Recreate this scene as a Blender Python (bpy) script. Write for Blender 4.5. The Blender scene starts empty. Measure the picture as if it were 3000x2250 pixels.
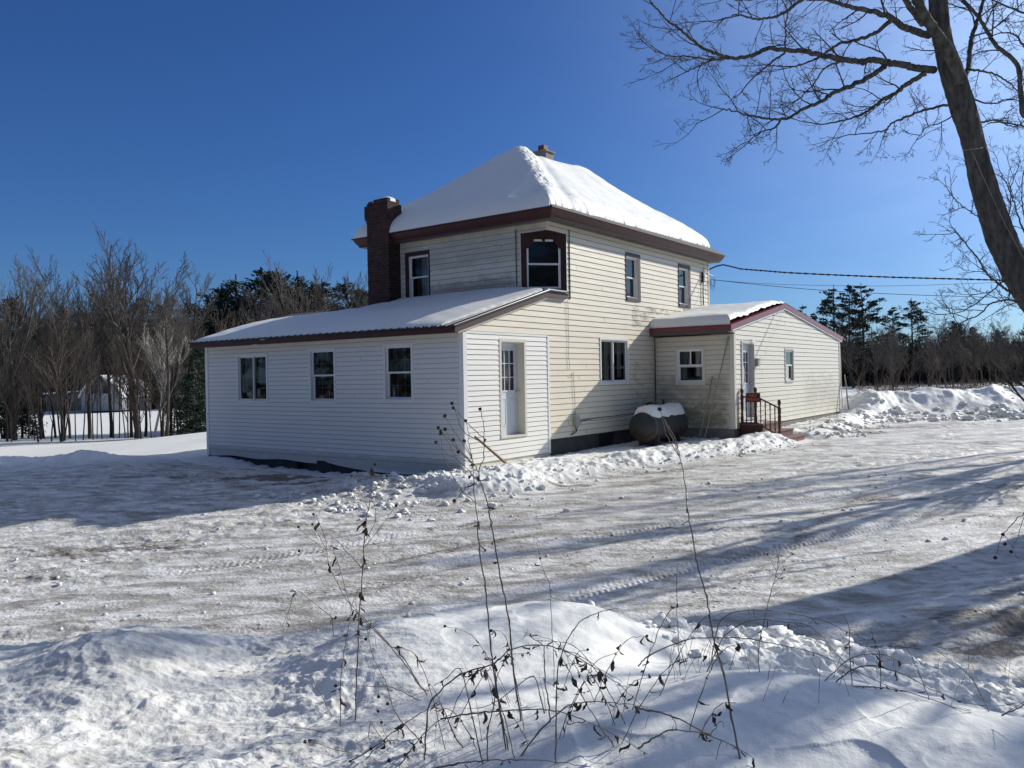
import bpy, bmesh, math, random
import numpy as np
from mathutils import Matrix, Vector
R = math.radians
sc = bpy.context.scene
COL = sc.collection
ZG = 2.0                       # the camera is 2 m above the ground at the house
# ------------------------------------------------------------------ camera
FPX, PITCH, ROLL = 2353.144, -0.0095, 0.0173      # focal length in px of a 3000 px wide frame
X0, Y0, TH = -0.9948, 16.4842, 0.9314             # near corner of the house and direction of its long wall
CT_, ST_ = math.cos(TH), math.sin(TH)
def ray(X, Y):
    x, y = X-1500, Y-1125
    cr, sr = math.cos(ROLL), math.sin(ROLL)
    a = (x*cr-y*sr)/FPX; up = -(x*sr+y*cr)/FPX
    cp, sp = math.cos(PITCH), math.sin(PITCH)
    return (a, cp-up*sp, sp+up*cp)
K = 3000/2212
def at(vx, vy, d):              # a sight line of the photograph met at distance d in front
    q = ray(vx*K, vy*K); t = d/q[1]
    return Vector((t*q[0], d, t*q[2]+ZG))
def h2w(u, v, z=0): return Vector((X0+u*CT_-v*ST_, Y0+u*ST_+v*CT_, z+ZG))
def w2h(X, Y): X = X-X0; Y = Y-Y0; return X*CT_+Y*ST_, -X*ST_+Y*CT_
cam = bpy.data.cameras.new('camera'); co = bpy.data.objects.new('camera', cam); COL.objects.link(co)
cr, sr, cp, sp = math.cos(ROLL), math.sin(ROLL), math.cos(PITCH), math.sin(PITCH)
f_ = Vector((0, cp, sp)); u0 = Vector((0, -sp, cp)); r0 = Vector((1, 0, 0))
rt = cr*r0-sr*u0; up = sr*r0+cr*u0
M = Matrix((rt, up, -f_)).transposed().to_4x4(); M.translation = Vector((0, 0, ZG)); co.matrix_world = M
cam.sensor_fit = 'HORIZONTAL'; cam.sensor_width = 36; cam.lens = FPX/3000*36; cam.clip_start = .05; cam.clip_end = 6000
sc.camera = co
# ------------------------------------------------------------------ light
SU = Vector((1.767, -0.70, 1.0))          # towards the sun, in the house's axes (u, v, z)
SW = Vector((SU.x*CT_-SU.y*ST_, SU.x*ST_+SU.y*CT_, SU.z)).normalized()
EL = math.asin(SW.z); AZ = math.atan2(SW.x, SW.y)   # azimuth from +Y clockwise
sun = bpy.data.lights.new('sun', 'SUN'); sun.energy = 4.8; sun.angle = R(.55); sun.color = (1, .95, .86)
so = bpy.data.objects.new('sun', sun); COL.objects.link(so); so.rotation_euler = SW.to_track_quat('Z', 'Y').to_euler(); so.location = (0, 0, 30)
w = bpy.data.worlds.new('World'); sc.world = w; w.use_nodes = True
nt = w.node_tree; bg = nt.nodes['Background']
sky = nt.nodes.new('ShaderNodeTexSky'); sky.sky_type = 'NISHITA'; sky.sun_disc = False
sky.sun_elevation = EL; sky.sun_rotation = AZ; sky.altitude = 60; sky.air_density = 1.0; sky.dust_density = .36; sky.ozone_density = 2.2
hs = nt.nodes.new('ShaderNodeHueSaturation'); hs.inputs['Saturation'].default_value = 1.10; hs.inputs['Value'].default_value = 1
nt.links.new(sky.outputs[0], hs.inputs['Color']); tint = nt.nodes.new('ShaderNodeMix'); tint.data_type = 'RGBA'; tint.blend_type = 'MULTIPLY'; tint.inputs[0].default_value = 1; tint.inputs[7].default_value = (.275, .465, .80, 1)
nt.links.new(hs.outputs[0], tint.inputs[6])
# thin bright haze around the sun, which stands outside the frame to the right
tcw = nt.nodes.new('ShaderNodeTexCoord'); dt = nt.nodes.new('ShaderNodeVectorMath'); dt.operation = 'DOT_PRODUCT'; dt.inputs[1].default_value = tuple(SW); nt.links.new(tcw.outputs['Generated'], dt.inputs[0])
mx = nt.nodes.new('ShaderNodeMath'); mx.operation = 'MAXIMUM'; mx.inputs[1].default_value = 0; nt.links.new(dt.outputs['Value'], mx.inputs[0])
pw = nt.nodes.new('ShaderNodeMath'); pw.operation = 'POWER'; pw.inputs[1].default_value = 9; nt.links.new(mx.outputs[0], pw.inputs[0])
hz = nt.nodes.new('ShaderNodeMix'); hz.data_type = 'RGBA'; hz.inputs[6].default_value = (0, 0, 0, 1); hz.inputs[7].default_value = (8.2, 9.8, 11, 1); nt.links.new(pw.outputs[0], hz.inputs[0])
cn = nt.nodes.new('ShaderNodeTexNoise'); cn.inputs['Scale'].default_value = 2.5; cn.inputs['Detail'].default_value = 6; cn.inputs['Roughness'].default_value = .6; cn.inputs['Distortion'].default_value = .6
cm = nt.nodes.new('ShaderNodeMapping'); cm.inputs['Scale'].default_value = (1, 1, 4); nt.links.new(tcw.outputs['Generated'], cm.inputs[0]); nt.links.new(cm.outputs[0], cn.inputs['Vector'])
cr_ = nt.nodes.new('ShaderNodeMapRange'); cr_.inputs[1].default_value = .35; cr_.inputs[2].default_value = .75; cr_.inputs[3].default_value = .8; cr_.inputs[4].default_value = 1.25; nt.links.new(cn.outputs['Fac'], cr_.inputs[0])
hm = nt.nodes.new('ShaderNodeVectorMath'); hm.operation = 'SCALE'; nt.links.new(hz.outputs[2], hm.inputs[0]); nt.links.new(cr_.outputs[0], hm.inputs['Scale'])
ad = nt.nodes.new('ShaderNodeVectorMath'); ad.operation = 'ADD'; nt.links.new(tint.outputs[2], ad.inputs[0]); nt.links.new(hm.outputs[0], ad.inputs[1]); sx_ = nt.nodes.new('ShaderNodeSeparateXYZ'); nt.links.new(tcw.outputs['Generated'], sx_.inputs[0])      # whitening at the zenith, out of view, added for neutral fill
zr = nt.nodes.new('ShaderNodeMapRange'); zr.interpolation_type = 'SMOOTHSTEP'; nt.links.new(sx_.outputs[2], zr.inputs[0]); zr.inputs[1].default_value = .58; zr.inputs[2].default_value = .95
zc_ = nt.nodes.new('ShaderNodeVectorMath'); zc_.operation = 'SCALE'; zc_.inputs[0].default_value = (2.1, 2.0, 1.6); nt.links.new(zr.outputs[0], zc_.inputs['Scale'])
a2_ = nt.nodes.new('ShaderNodeVectorMath'); a2_.operation = 'ADD'; nt.links.new(ad.outputs[0], a2_.inputs[0]); nt.links.new(zc_.outputs[0], a2_.inputs[1]); nt.links.new(a2_.outputs[0], bg.inputs[0]); bg.inputs[1].default_value = .105
sc.view_settings.view_transform = 'Standard'; sc.view_settings.look = 'None'; sc.view_settings.exposure = 0
sc.cycles.use_denoising = True; sc.cycles.denoiser = 'OPENIMAGEDENOISE'; sc.cycles.denoising_input_passes = 'RGB_ALBEDO_NORMAL'; sc.cycles.denoising_prefilter = 'ACCURATE'
sc.cycles.max_bounces = 6; sc.cycles.diffuse_bounces = 3; sc.cycles.glossy_bounces = 3; sc.cycles.transparent_max_bounces = 8
sc.cycles.caustics_reflective = False; sc.cycles.caustics_refractive = False; sc.cycles.sample_clamp_indirect = 4
# ------------------------------------------------------------------ objects and labels
def tag(o, label=None, cat=None, group=None, kind=None):
    if label: o['label'] = label
    if cat: o['category'] = cat
    if group: o['group'] = group
    if kind: o['kind'] = kind
    return o
def empty(name, loc=(0, 0, 0), rz=0):
    o = bpy.data.objects.new(name, None); COL.objects.link(o); o.location = loc; o.rotation_euler = (0, 0, rz); o.empty_display_size = .2
    return o
class MB:
    def __init__(s): s.v = []; s.f = []; s.m = []
    def add(s, vs, fs, mi=0):
        n = len(s.v); s.v += [tuple(p) for p in vs]; s.f += [tuple(i+n for i in f) for f in fs]; s.m += [mi]*len(fs)
    def quad(s, a, b, c, d, mi=0): s.add([a, b, c, d], [(0, 1, 2, 3)], mi)
    def box(s, F, a0, a1, z0, z1, d0, d1, mi=0):
        P = [F(a, z, d) for a in (a0, a1) for z in (z0, z1) for d in (d0, d1)]
        s.add(P, [(0, 1, 3, 2), (4, 6, 7, 5), (0, 4, 5, 1), (2, 3, 7, 6), (0, 2, 6, 4), (1, 5, 7, 3)], mi)
    def prism(s, poly, vec, mi=0):          # a polygon swept along a vector
        n = len(poly); A = [Vector(p) for p in poly]; B = [p+Vector(vec) for p in A]
        s.add(A+B, [tuple(range(n))[::-1], tuple(range(n, 2*n))]+[(i, (i+1) % n, n+(i+1) % n, n+i) for i in range(n)], mi)
    def tube(s, pts, rad, n=6, mi=0, cap=True):
        v, f = tube(pts, rad, n, cap); s.add(v, f, mi)
    def lathe(s, prof, o, n=12, mi=0, ax=None):
        o = Vector(o); vs = []
        for r_, z_ in prof:
            for k in range(n):
                t = 2*math.pi*k/n; vs.append(o+Vector((r_*math.cos(t), r_*math.sin(t), z_)))
        fs = [(j*n+k, j*n+(k+1) % n, (j+1)*n+(k+1) % n, (j+1)*n+k) for j in range(len(prof)-1) for k in range(n)]
        fs += [tuple(range(n))[::-1], tuple((len(prof)-1)*n+k for k in range(n))]
        s.add(vs, fs, mi)
    def build(s, name, mats, parent=None, smooth=False, recalc=True):
        me = bpy.data.meshes.new(name); me.from_pydata(s.v, [], s.f)
        mats = mats if isinstance(mats, (list, tuple)) else [mats]
        for m in mats: me.materials.append(m)
        if len(mats) > 1: me.polygons.foreach_set('material_index', s.m)
        if recalc:
            b = bmesh.new(); b.from_mesh(me); bmesh.ops.recalc_face_normals(b, faces=b.faces); b.to_mesh(me); b.free()
        if smooth: me.polygons.foreach_set('use_smooth', [True]*len(me.polygons))
        me.update()
        o = bpy.data.objects.new(name, me); COL.objects.link(o)
        if parent: o.parent = parent
        return o
def tube(pts, rad, n=6, cap=True):
    P = np.array([tuple(p) for p in pts], float); k = len(P)
    rad = np.broadcast_to(np.array(rad, float), (k,))
    T = np.gradient(P, axis=0); T /= np.linalg.norm(T, axis=1)[:, None]+1e-9
    ref = np.array([0, 0, 1.]) if abs(T[0, 2]) < .8 and abs(T[-1, 2]) < .9 else np.array([1., .13, 0])
    A = np.cross(T, ref); A /= np.linalg.norm(A, axis=1)[:, None]+1e-9
    for i in range(1, k):
        if A[i] @ A[i-1] < 0: A[i] = -A[i]
    B = np.cross(T, A)
    t = np.arange(n)*2*math.pi/n
    V = P[:, None]+rad[:, None, None]*(np.cos(t)[None, :, None]*A[:, None]+np.sin(t)[None, :, None]*B[:, None])
    V = V.reshape(-1, 3).tolist()
    F = [(j*n+q, j*n+(q+1) % n, (j+1)*n+(q+1) % n, (j+1)*n+q) for j in range(k-1) for q in range(n)]
    if cap: F += [tuple(range(n))[::-1], tuple((k-1)*n+q for q in range(n))]
    return V, F
# ------------------------------------------------------------------ noise
def _hash(i, j, s):
    h = (i.astype(np.int64)*374761393+j.astype(np.int64)*668265263+s*1442695041) & 0xffffffff
    h = ((h ^ (h >> 13))*1274126177) & 0xffffffff
    return (h ^ (h >> 16)) & 0xffffffff
def noise(x, y, s=0):
    x = np.asarray(x, float); y = np.asarray(y, float)
    i = np.floor(x); j = np.floor(y); fx = x-i; fy = y-j; i = i.astype(np.int64); j = j.astype(np.int64)
    ux = fx*fx*fx*(fx*(fx*6-15)+10); uy = fy*fy*fy*(fy*(fy*6-15)+10)
    def g(a, b, dx, dy):
        t = _hash(i+a, j+b, s)*(2*math.pi/4294967296.0); return np.cos(t)*dx+np.sin(t)*dy
    n00 = g(0, 0, fx, fy); n10 = g(1, 0, fx-1, fy); n01 = g(0, 1, fx, fy-1); n11 = g(1, 1, fx-1, fy-1)
    return 1.5*((n00*(1-ux)+n10*ux)*(1-uy)+(n01*(1-ux)+n11*ux)*uy)
def fbm(x, y, s=0, o=3):
    r = 0; a = 1
    for k in range(o): r = r+a*noise(x*2**k, y*2**k, s+k*17); a *= .5
    return r
def billow(x, y, s=0, o=3):
    r = 0; a = 1
    for k in range(o): r = r+a*(1-2*np.abs(noise(x*2**k+3.7*k, y*2**k, s+k*17))); a *= .5
    return r
def clods(x, y, s=0):                       # rounded chunks: Worley bumps
    x = np.asarray(x, float); y = np.asarray(y, float)
    i = np.floor(x).astype(np.int64); j = np.floor(y).astype(np.int64); best = np.zeros_like(x)
    for a in (-1, 0, 1):
        for b in (-1, 0, 1):
            hx = _hash(i+a, j+b, s)/4294967296.0; hy = _hash(i+a, j+b, s+5)/4294967296.0; hr = _hash(i+a, j+b, s+9)/4294967296.0
            d2 = (x-i-a-hx)**2+(y-j-b-hy)**2; rr = .25+.55*hr*hr
            best = np.maximum(best, rr*np.sqrt(np.clip(1-d2/rr**2, 0, 1)))
    return best
def sstep(a, b, x): t = np.clip((x-a)/(b-a), 0, 1); return t*t*(3-2*t)
def gauss(x, s): return np.exp(-(x/s)**2)
# ------------------------------------------------------------------ terrain (heights relative to the eye)
_cp = []
for vx, vy, d in [(830,1330,4.7),(1000,1318,4.8),(1200,1312,4.8),(1300,1320,4.8),(1100,1450,3.9),(1100,1550,3.35),(1100,1655,2.95),
    (600,1405,4.8),(450,1390,4.8),(330,1378,4.6),(200,1372,4.5),(100,1400,4.4),(0,1440,4.2),(0,1550,3.6),(0,1650,3.1),(300,1500,3.9),(300,1650,3.1),
    (600,1500,4.0),(600,1650,3.1),(750,1420,4.2),(1350,1490,3.55),(1560,1452,3.6),(1800,1487,3.4),(2000,1530,3.2),(2212,1580,3.0),(1400,1650,2.85),
    (1700,1650,2.8),(2212,1655,2.7),(1400,1445,4.35),(1600,1405,4.9),(1300,1400,4.3),(1800,1445,4.9),(2000,1485,4.8),(2212,1545,4.5),
    (1500,1372,5.3),(1600,1372,5.6),(1900,1422,5.7),(2212,1500,5.4)]:
    p = at(vx, vy, d); _cp.append((p.x, p.y, p.z-ZG))
def base0(x, y):
    t = y-16.5; t = np.where(t > 0, 2.6*np.tanh(t/2.6), t)
    return -2.1+.045*t+.01*(x+1)
for x in (-9, -6, -3, 0, 2.5): _cp += [(x, 7.0 if x > -2 else 7.6, float(base0(x, 7.4))), (x, 8.2, float(base0(x, 8.2)))]
for x in (4, 6, 9): _cp += [(x, 6.5, float(base0(x, 6.5))), (x, 8.2, float(base0(x, 8.2)))]
_cp += [(-8, 4.6, -1.5), (-8, 3, -1.5), (9, 3, -1.6), (9, 4.6, -2.0), (6, 3, -1.42), (-3, 1.4, -1.55), (0, 1.4, -1.55), (3, 1.4, -1.5), (0, -.5, -1.65), (-8, 0, -1.7), (9, 0, -1.7)]
_cp = np.array(_cp)
def _tps(r2): return np.where(r2 > 1e-12, .5*r2*np.log(r2+1e-12), 0)
_n = len(_cp); _A = np.zeros((_n+3, _n+3))
_A[:_n, :_n] = _tps(((_cp[:, None, :2]-_cp[None, :, :2])**2).sum(-1))+np.eye(_n)*.02
_A[:_n, _n] = 1; _A[:_n, _n+1:] = _cp[:, :2]; _A[_n, :_n] = 1; _A[_n+1:, :_n] = _cp[:, :2].T
_w = np.linalg.solve(_A, np.concatenate([_cp[:, 2], [0, 0, 0]]))
def fore(x, y):
    r = _w[_n]+_w[_n+1]*x+_w[_n+2]*y
    for k in range(_n): r = r+_w[k]*_tps((x-_cp[k, 0])**2+(y-_cp[k, 1])**2)
    return r
def terrain(x, y, full=False):
    x = np.asarray(x, float); y = np.asarray(y, float)
    u, v = w2h(x, y)
    b = base0(x, y)
    dist = np.hypot(x, y)
    # the land beyond: falls away behind the crest on the left, gently behind the berm on the right
    left = sstep(2, -8, x)
    drop = sstep(33, 60, y+.25*(x+14))*left*1.15+sstep(36, 90, y)*(1-left)*.5
    b = b-drop
    b = b+sstep(20, 34, y)*left*.10-.62*sstep(-9.5, -21, x)*sstep(21, 26, y)-.16*sstep(-8.5, -12, x)*sstep(17, 21, y)
    b = b+sstep(120, 500, dist)*1.5
    # foreground bank
    wf = sstep(8.2, 7.4, y)*sstep(-14, -9.5, x)*sstep(16, 11, x)*sstep(-14, -6, y)
    fr = fore(np.clip(x, -9.5, 9.5), np.clip(y, -1, 8.2))
    h = b*(1-wf)+fr*wf
    wbank = np.clip((h-(base0(x, y)+.10))/.18, 0, 1)*sstep(8.2, 7.4, y)       # 1 on the bank
    # region masks
    edge = 1.75+2.25*sstep(-.5, 8.5, u)
    # snow thrown against the long wall and its end
    mb_ = sstep(edge+.25, edge-.25, -v)*sstep(-1.3, -.3, u)*sstep(11.0, 10.3, u)*sstep(1.2, .4, v)
    mb_ = np.maximum(mb_, sstep(1.7, 1.1, np.hypot(u+.1, v+.6)))
    stepz = sstep(8.8, 9.1, u)*sstep(11.6, 11.1, u)*sstep(-4.4, -3.9, v)*sstep(-2, -2.2, v)
    mb2 = sstep(4.6, 3.7, -v)*sstep(10.6, 11.1, u)*sstep(22, 20, u)*sstep(2, 1, v)
    nearw = sstep(-2, 2, noise(u*.9, v*.9, 91)*2)
    hb = .05+.16*gauss(-v-edge+.75, .55)*(.6+.6*noise(u*.8, v*.8, 3))+.10*gauss(v+.5, .5)*sstep(5, 1, u)
    shade = sstep(1.8, 2.6, u)*sstep(8.4, 7.2, u)*sstep(-1.6, -.9, v)
    h = h+mb_*(hb+.050*billow(u*1.5, v*2.2, 5, 4)*(1-.6*shade)+.012*clods(u*3.2+noise(u*3, v*3, 2), v*4.2, 6)+.014*fbm(u*6, v*9, 7, 4))*(1-.95*stepz)-.05*stepz
    h = h+mb_*.13*gauss(u-8.0, .9)*gauss(v+3.3, .55)
    h = h+mb_*.17*gauss(u-.0, .9)*gauss(v+1.2, .6)
    h = h+mb2*(.10+.22*gauss(v+3.4, .5)*sstep(12, 16, u)+.06*billow(u*1.3, v*1.6, 8, 4)+.02*clods(u*3, v*3, 16))
    # plough clods west of the near corner, then the low skirt along the shaded front
    pile = gauss(u+1.2, 1.0)*gauss(v-1.0, 1.3)
    h = h+pile*(.12+.10*clods(u*1.9+noise(u*2, v*2, 8), v*2.1, 11)+.06*billow(u*3, v*3, 12, 4))
    skirt = sstep(-2.2, -.3, u)*sstep(0, .8, v)*sstep(11, 9.6, v)*(u < 1)
    h = h+skirt*sstep(-1.6, -.5, u)*(-.16-.06*gauss(v-4.6, 1.6)+.05*billow(u*1.5, v*1.5, 13, 3)+.03*clods(u*3.5, v*3.5, 19)*sstep(7, 3, v))
    # ploughed ridge on the far left
    rl = gauss((y-20.3-.1*noise(x*.5, 1, 2)), .95)*sstep(-8.6, -11, x)
    rl2 = gauss((y-19.2), .9)*sstep(-8.3, -9.5, x)
    h = h+rl*(.34+.16*noise(x*.7, y*.3, 21)+.07*billow(x*2, y*2, 22, 3))+rl2*.10*(1+noise(x, y, 4))
    fieldl = sstep(20.4, 21.6, y)*left
    h = h+fieldl*(.12+.05*noise(x*.15, y*.3, 31))
    # great berm on the right
    by = 31.6+.5*noise(x*.25, 3.3, 41)
    br = sstep(11.6, 14.2, x+.3*(y-31))*np.maximum(gauss(y-by, 1.7), .8*gauss(y-by-1.5, 2.6))
    hr = .78+.022*np.clip(x-14, 0, 30)+.16*noise(x*.55, y*.4, 42)
    h = h+br*(hr+.11*billow(x*.8, y*.9, 43, 5)+.07*clods(x*1.3+noise(x, y, 3), y*1.5, 44)+.02*clods(x*4, y*4, 45))
    # driveway: packed, rutted, tyre tread
    am = R(57); s_ = x*math.sin(am)+y*math.cos(am); t_ = -x*math.cos(am)+y*math.sin(am)
    t2 = t_+.5*noise(s_*.12, t_*.12, 51)+.004*s_*s_*.3
    drive = (1-mb_)*(1-mb2)*(1-wbank)*(1-np.clip(br*1.5, 0, 1))*sstep(1.5, .2, np.where(u > -1, v, -9.))*(1-np.clip(rl*1.6, 0, 1))*(1-fieldl)*sstep(44, 34, y)*sstep(5.2, 6, y)
    h = h+drive*(.028*noise(s_*.25, t2*1.4, 52)+.012*noise(s_*.8, t2*5, 53)+.006*fbm(s_*4, t2*11, 54, 3)+.006*clods(s_*7, t2*8, 55)*sstep(-.2, .5, noise(s_*.5, t2*1.2, 56)))
    fur = gauss((t2*1.05) % 2.1-1.05, .16)+gauss((t2*1.05+.62) % 1.7-.85, .12)*.7
    tread = np.sin(s_*2*math.pi/.085+2*np.sin(t2*40))*gauss((t2*1.05) % 2.1-1.05, .14)
    rough = np.clip(sstep(-.25, .45, noise(s_*.3, t2*.7, 121))*.8+.9*sstep(-.5, -1.5, u)*sstep(.3, 1.2, v)*sstep(11, 8, v), 0, 1)
    h = h+drive*rough*(.020*fbm(s_*2.6+noise(s_*2, t2*2, 120), t2*5.5, 122, 5)+.010*billow(s_*3, t2*8, 123, 3))
    h = h+drive*(-.034*fur+.009*tread*sstep(-.1, .3, noise(s_*.3, t2*.5, 57)))
    # clods of the churned strip in front of the shadow line
    churn = drive*gauss(v-.9+.35*u*-.2, .0001+.9)*sstep(0, -1.5, u)
    churn = np.maximum(churn, drive*gauss(-v*.95-.35*u-2.6+1.1, .55)*sstep(.5, -2, u)*sstep(-9, -6, u))
    h = h+churn*(.030*clods(s_*2.6+noise(s_*2, t2*3, 60), t2*3.4, 61)+.018*fbm(s_*5, t2*7, 62, 3))
    # the bank close by: lumpy at the left, smooth in the middle, chunky on the right slope
    lum = wbank*sstep(.2, -1.1, x+.25*(y-3.5))
    cl = wbank*sstep(.9, 1.6, x)*sstep(4.15, 4.6, y)
    ce = wbank*sstep(5.0, 5.3, y)*(1-cl)
    sm = wbank*(1-lum)*(1-cl)
    h = h+lum*(.065*noise(x*1.3, y*1.3, 71)+.018*billow(x*2.2+.6*noise(x*2, y*2, 70), y*2.6, 72, 4)+.012*fbm(x*6, y*8, 73, 5)+.003*billow(x*11, y*13, 64, 2)+.05*gauss(y-4.45, .3)*noise(x*1.1, 0*y, 69)-.03)
    h = h+cl*(.05*billow(x*1.6, y*1.6, 74, 2)+.012*clods(x*1.7+.9*noise(x*2, y*2, 68), y*2.2+.5*noise(x*3, y*3, 67), 75)+.040*billow(x*3.5, y*4.5, 77, 4)-.05)
    h = h+ce*(.04*clods(x*3+.5*noise(x*3, y*3, 66), y*4, 78)+.02*fbm(x*7, y*7, 79, 3))
    h = h+sm*(.035*noise(x*1.1, y*1.1, 80)+.008*fbm(x*5, y*5, 81, 3)-.045*clods(x*2.2+.3+.5*noise(x*3, y*3, 65), y*2.6, 82)*sstep(-.05, .3, noise(x*.8, y*.9, 83)))
    if not full: return h
    # dirt: bare gravel showing through, plus painted dulling of the left bank
    dn = fbm(s_*.7, t2*3.2, 101, 4)
    dirt = drive*np.clip(sstep(.35, .8, dn)*.40+.40*sstep(.15, .65, noise(s_*.25, t2*.8, 103))*sstep(-.15, .6, fbm(s_*2, t2*12, 104, 3)), 0, 1)
    dirt = dirt*(1-.55*churn)
    dirt = np.maximum(dirt, drive*.62*gauss(v+3.3+.3*noise(u*.2, 0*u, 113), 1.25)*(.55+.8*noise(s_*.4, t2*2.2, 111))*sstep(12, 8, u))
    dirt = np.maximum(dirt, drive*.62*gauss(v+7.2+.25*u*.0, .22)*sstep(-9, -6, u)*sstep(4, 1, u)*(.6+.6*noise(s_*.9, t2*3, 112)))
    spots = np.zeros_like(x)
    for (vx, vy, d, rx, ry, k) in SPOTS:
        k = k*.8
        p = at(vx, vy, d)
        e = ((x-p.x)/rx)**2+((y-p.y)/ry)**2
        spots = np.maximum(spots, k*sstep(1.3, .3, e+.8*fbm(x*3, y*7, 105, 5)))
    dirt = np.maximum(dirt, spots)
    dirt = np.maximum(dirt, .75*mb_*gauss(-v-edge*.62, .16)*sstep(2.2, 3, u)*sstep(8, 6, u)*sstep(0, .3, noise(u*1.5, v*4, 106)))
    dirt = np.maximum(dirt, .5*lum*sstep(.1, .8, fbm(x*2.0, y*2.0, 107, 3))*sstep(-.2, -1.5, x)*sstep(4.4, 3.6, y))
    dirt = np.maximum(dirt, lum*(.22+.12*noise(x*1.5, y*1.5, 130)))  # dulls the left bank's colour in place of shade
    # packed driveway, plus greying of the left bank that paints in shade
    pack_shade = np.maximum(drive, .42*lum)
    zone = np.where(wbank > .12, 1, np.where(drive > .45, 0, np.where((mb_ > .3) | (mb2 > .3) | (br > .25) | (rl > .25) | (pile > .3), 1, 2)))
    return h, dirt, pack_shade, zone
SPOTS = [(1240,1048,13.6,.55,.22,.9),(1010,1052,14.6,.5,.16,.8),(1930,1078,13.8,.75,.16,1),(1560,1005,19.0,.5,.12,.7),(1350,1012,17.6,.35,.16,.7),(1300,1020,17.0,.9,.12,.6),
    (2212,1350,7.4,.5,.3,1),(2130,1325,7.8,.7,.16,.9),(2150,1392,6.55,.6,.2,1),(1950,1385,6.7,.55,.12,.8),(1800,1378,6.9,.25,.1,.6),(2200,1050,14.6,.6,.25,.9),
    (1900,925,25.5,2.4,.5,.9),(1830,935,23.5,1.7,.4,1),(2000,918,27,2.2,.4,.7),(2140,955,20.5,.5,.25,.8),(2040,948,21,.6,.2,.6),(1720,935,22.5,.8,.3,.5),
    (240,1185,10.9,1.5,.20,.85),(150,1200,10.6,.9,.18,.7),(340,1172,11.2,.8,.14,.6),(590,1032,17.6,1.5,.4,1),(640,1045,16.9,.7,.25,.9),(480,1040,17.0,.8,.2,.7),(420,1028,17.6,.9,.25,.7),(290,1030,17.4,.7,.25,.8),(560,1050,16.2,.8,.15,.6),
    (430,1352,8.0,.7,.16,.6),(60,1250,9.7,1.2,.2,.6),(700,1275,9.0,1.0,.08,.45),(1000,1200,10.4,1.4,.09,.5),(1190,1008,17.8,.3,.12,.6),(2050,1010,17,.6,.15,.5),(1500,1090,13.5,1.1,.14,.4)]
def hitb(vx, vy):
    q = ray(vx*K, vy*K); d = 15.
    for _ in range(25):
        x = d*q[0]/q[1]; z = float(base0(x, d)); d = .5*d+.5*min(60, max(3, z*q[1]/q[2]))
    return d
SPOTS = [(a, b, hitb(a, b), rx, ry, k) for (a, b, d, rx, ry, k) in SPOTS]
# ------------------------------------------------------------------ materials
class N:
    def __init__(s, name):
        s.m = bpy.data.materials.new(name); s.m.use_nodes = True; s.t = s.m.node_tree; s.b = s.t.nodes['Principled BSDF']
    def new(s, typ, **kw):
        n = s.t.nodes.new(typ)
        for k, v in kw.items():
            if k in n.inputs: n.inputs[k].default_value = v
            else: setattr(n, k, v)
        return n
    def link(s, a, b): s.t.links.new(a, b)
    def setv(s, **kw):
        for k, v in kw.items(): s.b.inputs[k.replace('_', ' ')].default_value = v
    def coords(s, scale=(1, 1, 1), obj=True):
        tc = s.new('ShaderNodeTexCoord'); mp = s.new('ShaderNodeMapping'); mp.inputs['Scale'].default_value = scale
        s.link(tc.outputs['Object' if obj else 'Generated'], mp.inputs['Vector']); return mp.outputs[0]
    def noise(s, vec, scale, detail=4, rough=.55):
        n = s.new('ShaderNodeTexNoise'); n.inputs['Scale'].default_value = scale; n.inputs['Detail'].default_value = detail; n.inputs['Roughness'].default_value = rough
        s.link(vec, n.inputs['Vector']); return n.outputs['Fac']
    def ramp(s, fac, pts):
        r = s.new('ShaderNodeValToRGB'); e = r.color_ramp.elements
        while len(e) < len(pts): e.new(.5)
        for k, (p, c) in enumerate(pts): e[k].position = p; e[k].color = (*c, 1) if len(c) == 3 else c
        s.link(fac, r.inputs[0]); return r.outputs[0]
    def math(s, op, a, b=0., c=None):
        n = s.new('ShaderNodeMath', operation=op)
        for k, v in enumerate((a, b) if c is None else (a, b, c)):
            if isinstance(v, (int, float)): n.inputs[k].default_value = v
            else: s.link(v, n.inputs[k])
        return n.outputs[0]
    def mix(s, fac, a, b, blend='MIX'):
        n = s.new('ShaderNodeMix', data_type='RGBA', blend_type=blend)
        for k, v in ((0, fac), (6, a), (7, b)):
            if isinstance(v, (int, float)): n.inputs[k].default_value = v
            elif isinstance(v, tuple): n.inputs[k].default_value = (*v, 1) if len(v) == 3 else v
            else: s.link(v, n.inputs[k])
        return n.outputs[2]
    def bump(s, h, strength=.3, dist=.01, chain=None):
        n = s.new('ShaderNodeBump'); n.inputs['Strength'].default_value = strength; n.inputs['Distance'].default_value = dist
        s.link(h, n.inputs['Height'])
        if chain is not None: s.link(chain, n.inputs['Normal'])
        return n.outputs[0]
    def boxmask(s, vec, lims, soft):            # 1 inside a box given as [(lo, hi), ...] on x, y, z of the object's coordinates
        sx = s.new('ShaderNodeSeparateXYZ'); s.link(vec, sx.inputs[0]); out = None
        for k, lh in enumerate(lims):
            if lh is None: continue
            for v0, v1 in ((lh[0]-soft, lh[0]+soft), (lh[1]+soft, lh[1]-soft)):
                m = s.new('ShaderNodeMapRange', interpolation_type='SMOOTHSTEP'); s.link(sx.outputs[k], m.inputs[0])
                m.inputs[1].default_value = v0; m.inputs[2].default_value = v1
                out = m.outputs[0] if out is None else s.math('MULTIPLY', out, m.outputs[0])
        return out
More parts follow.
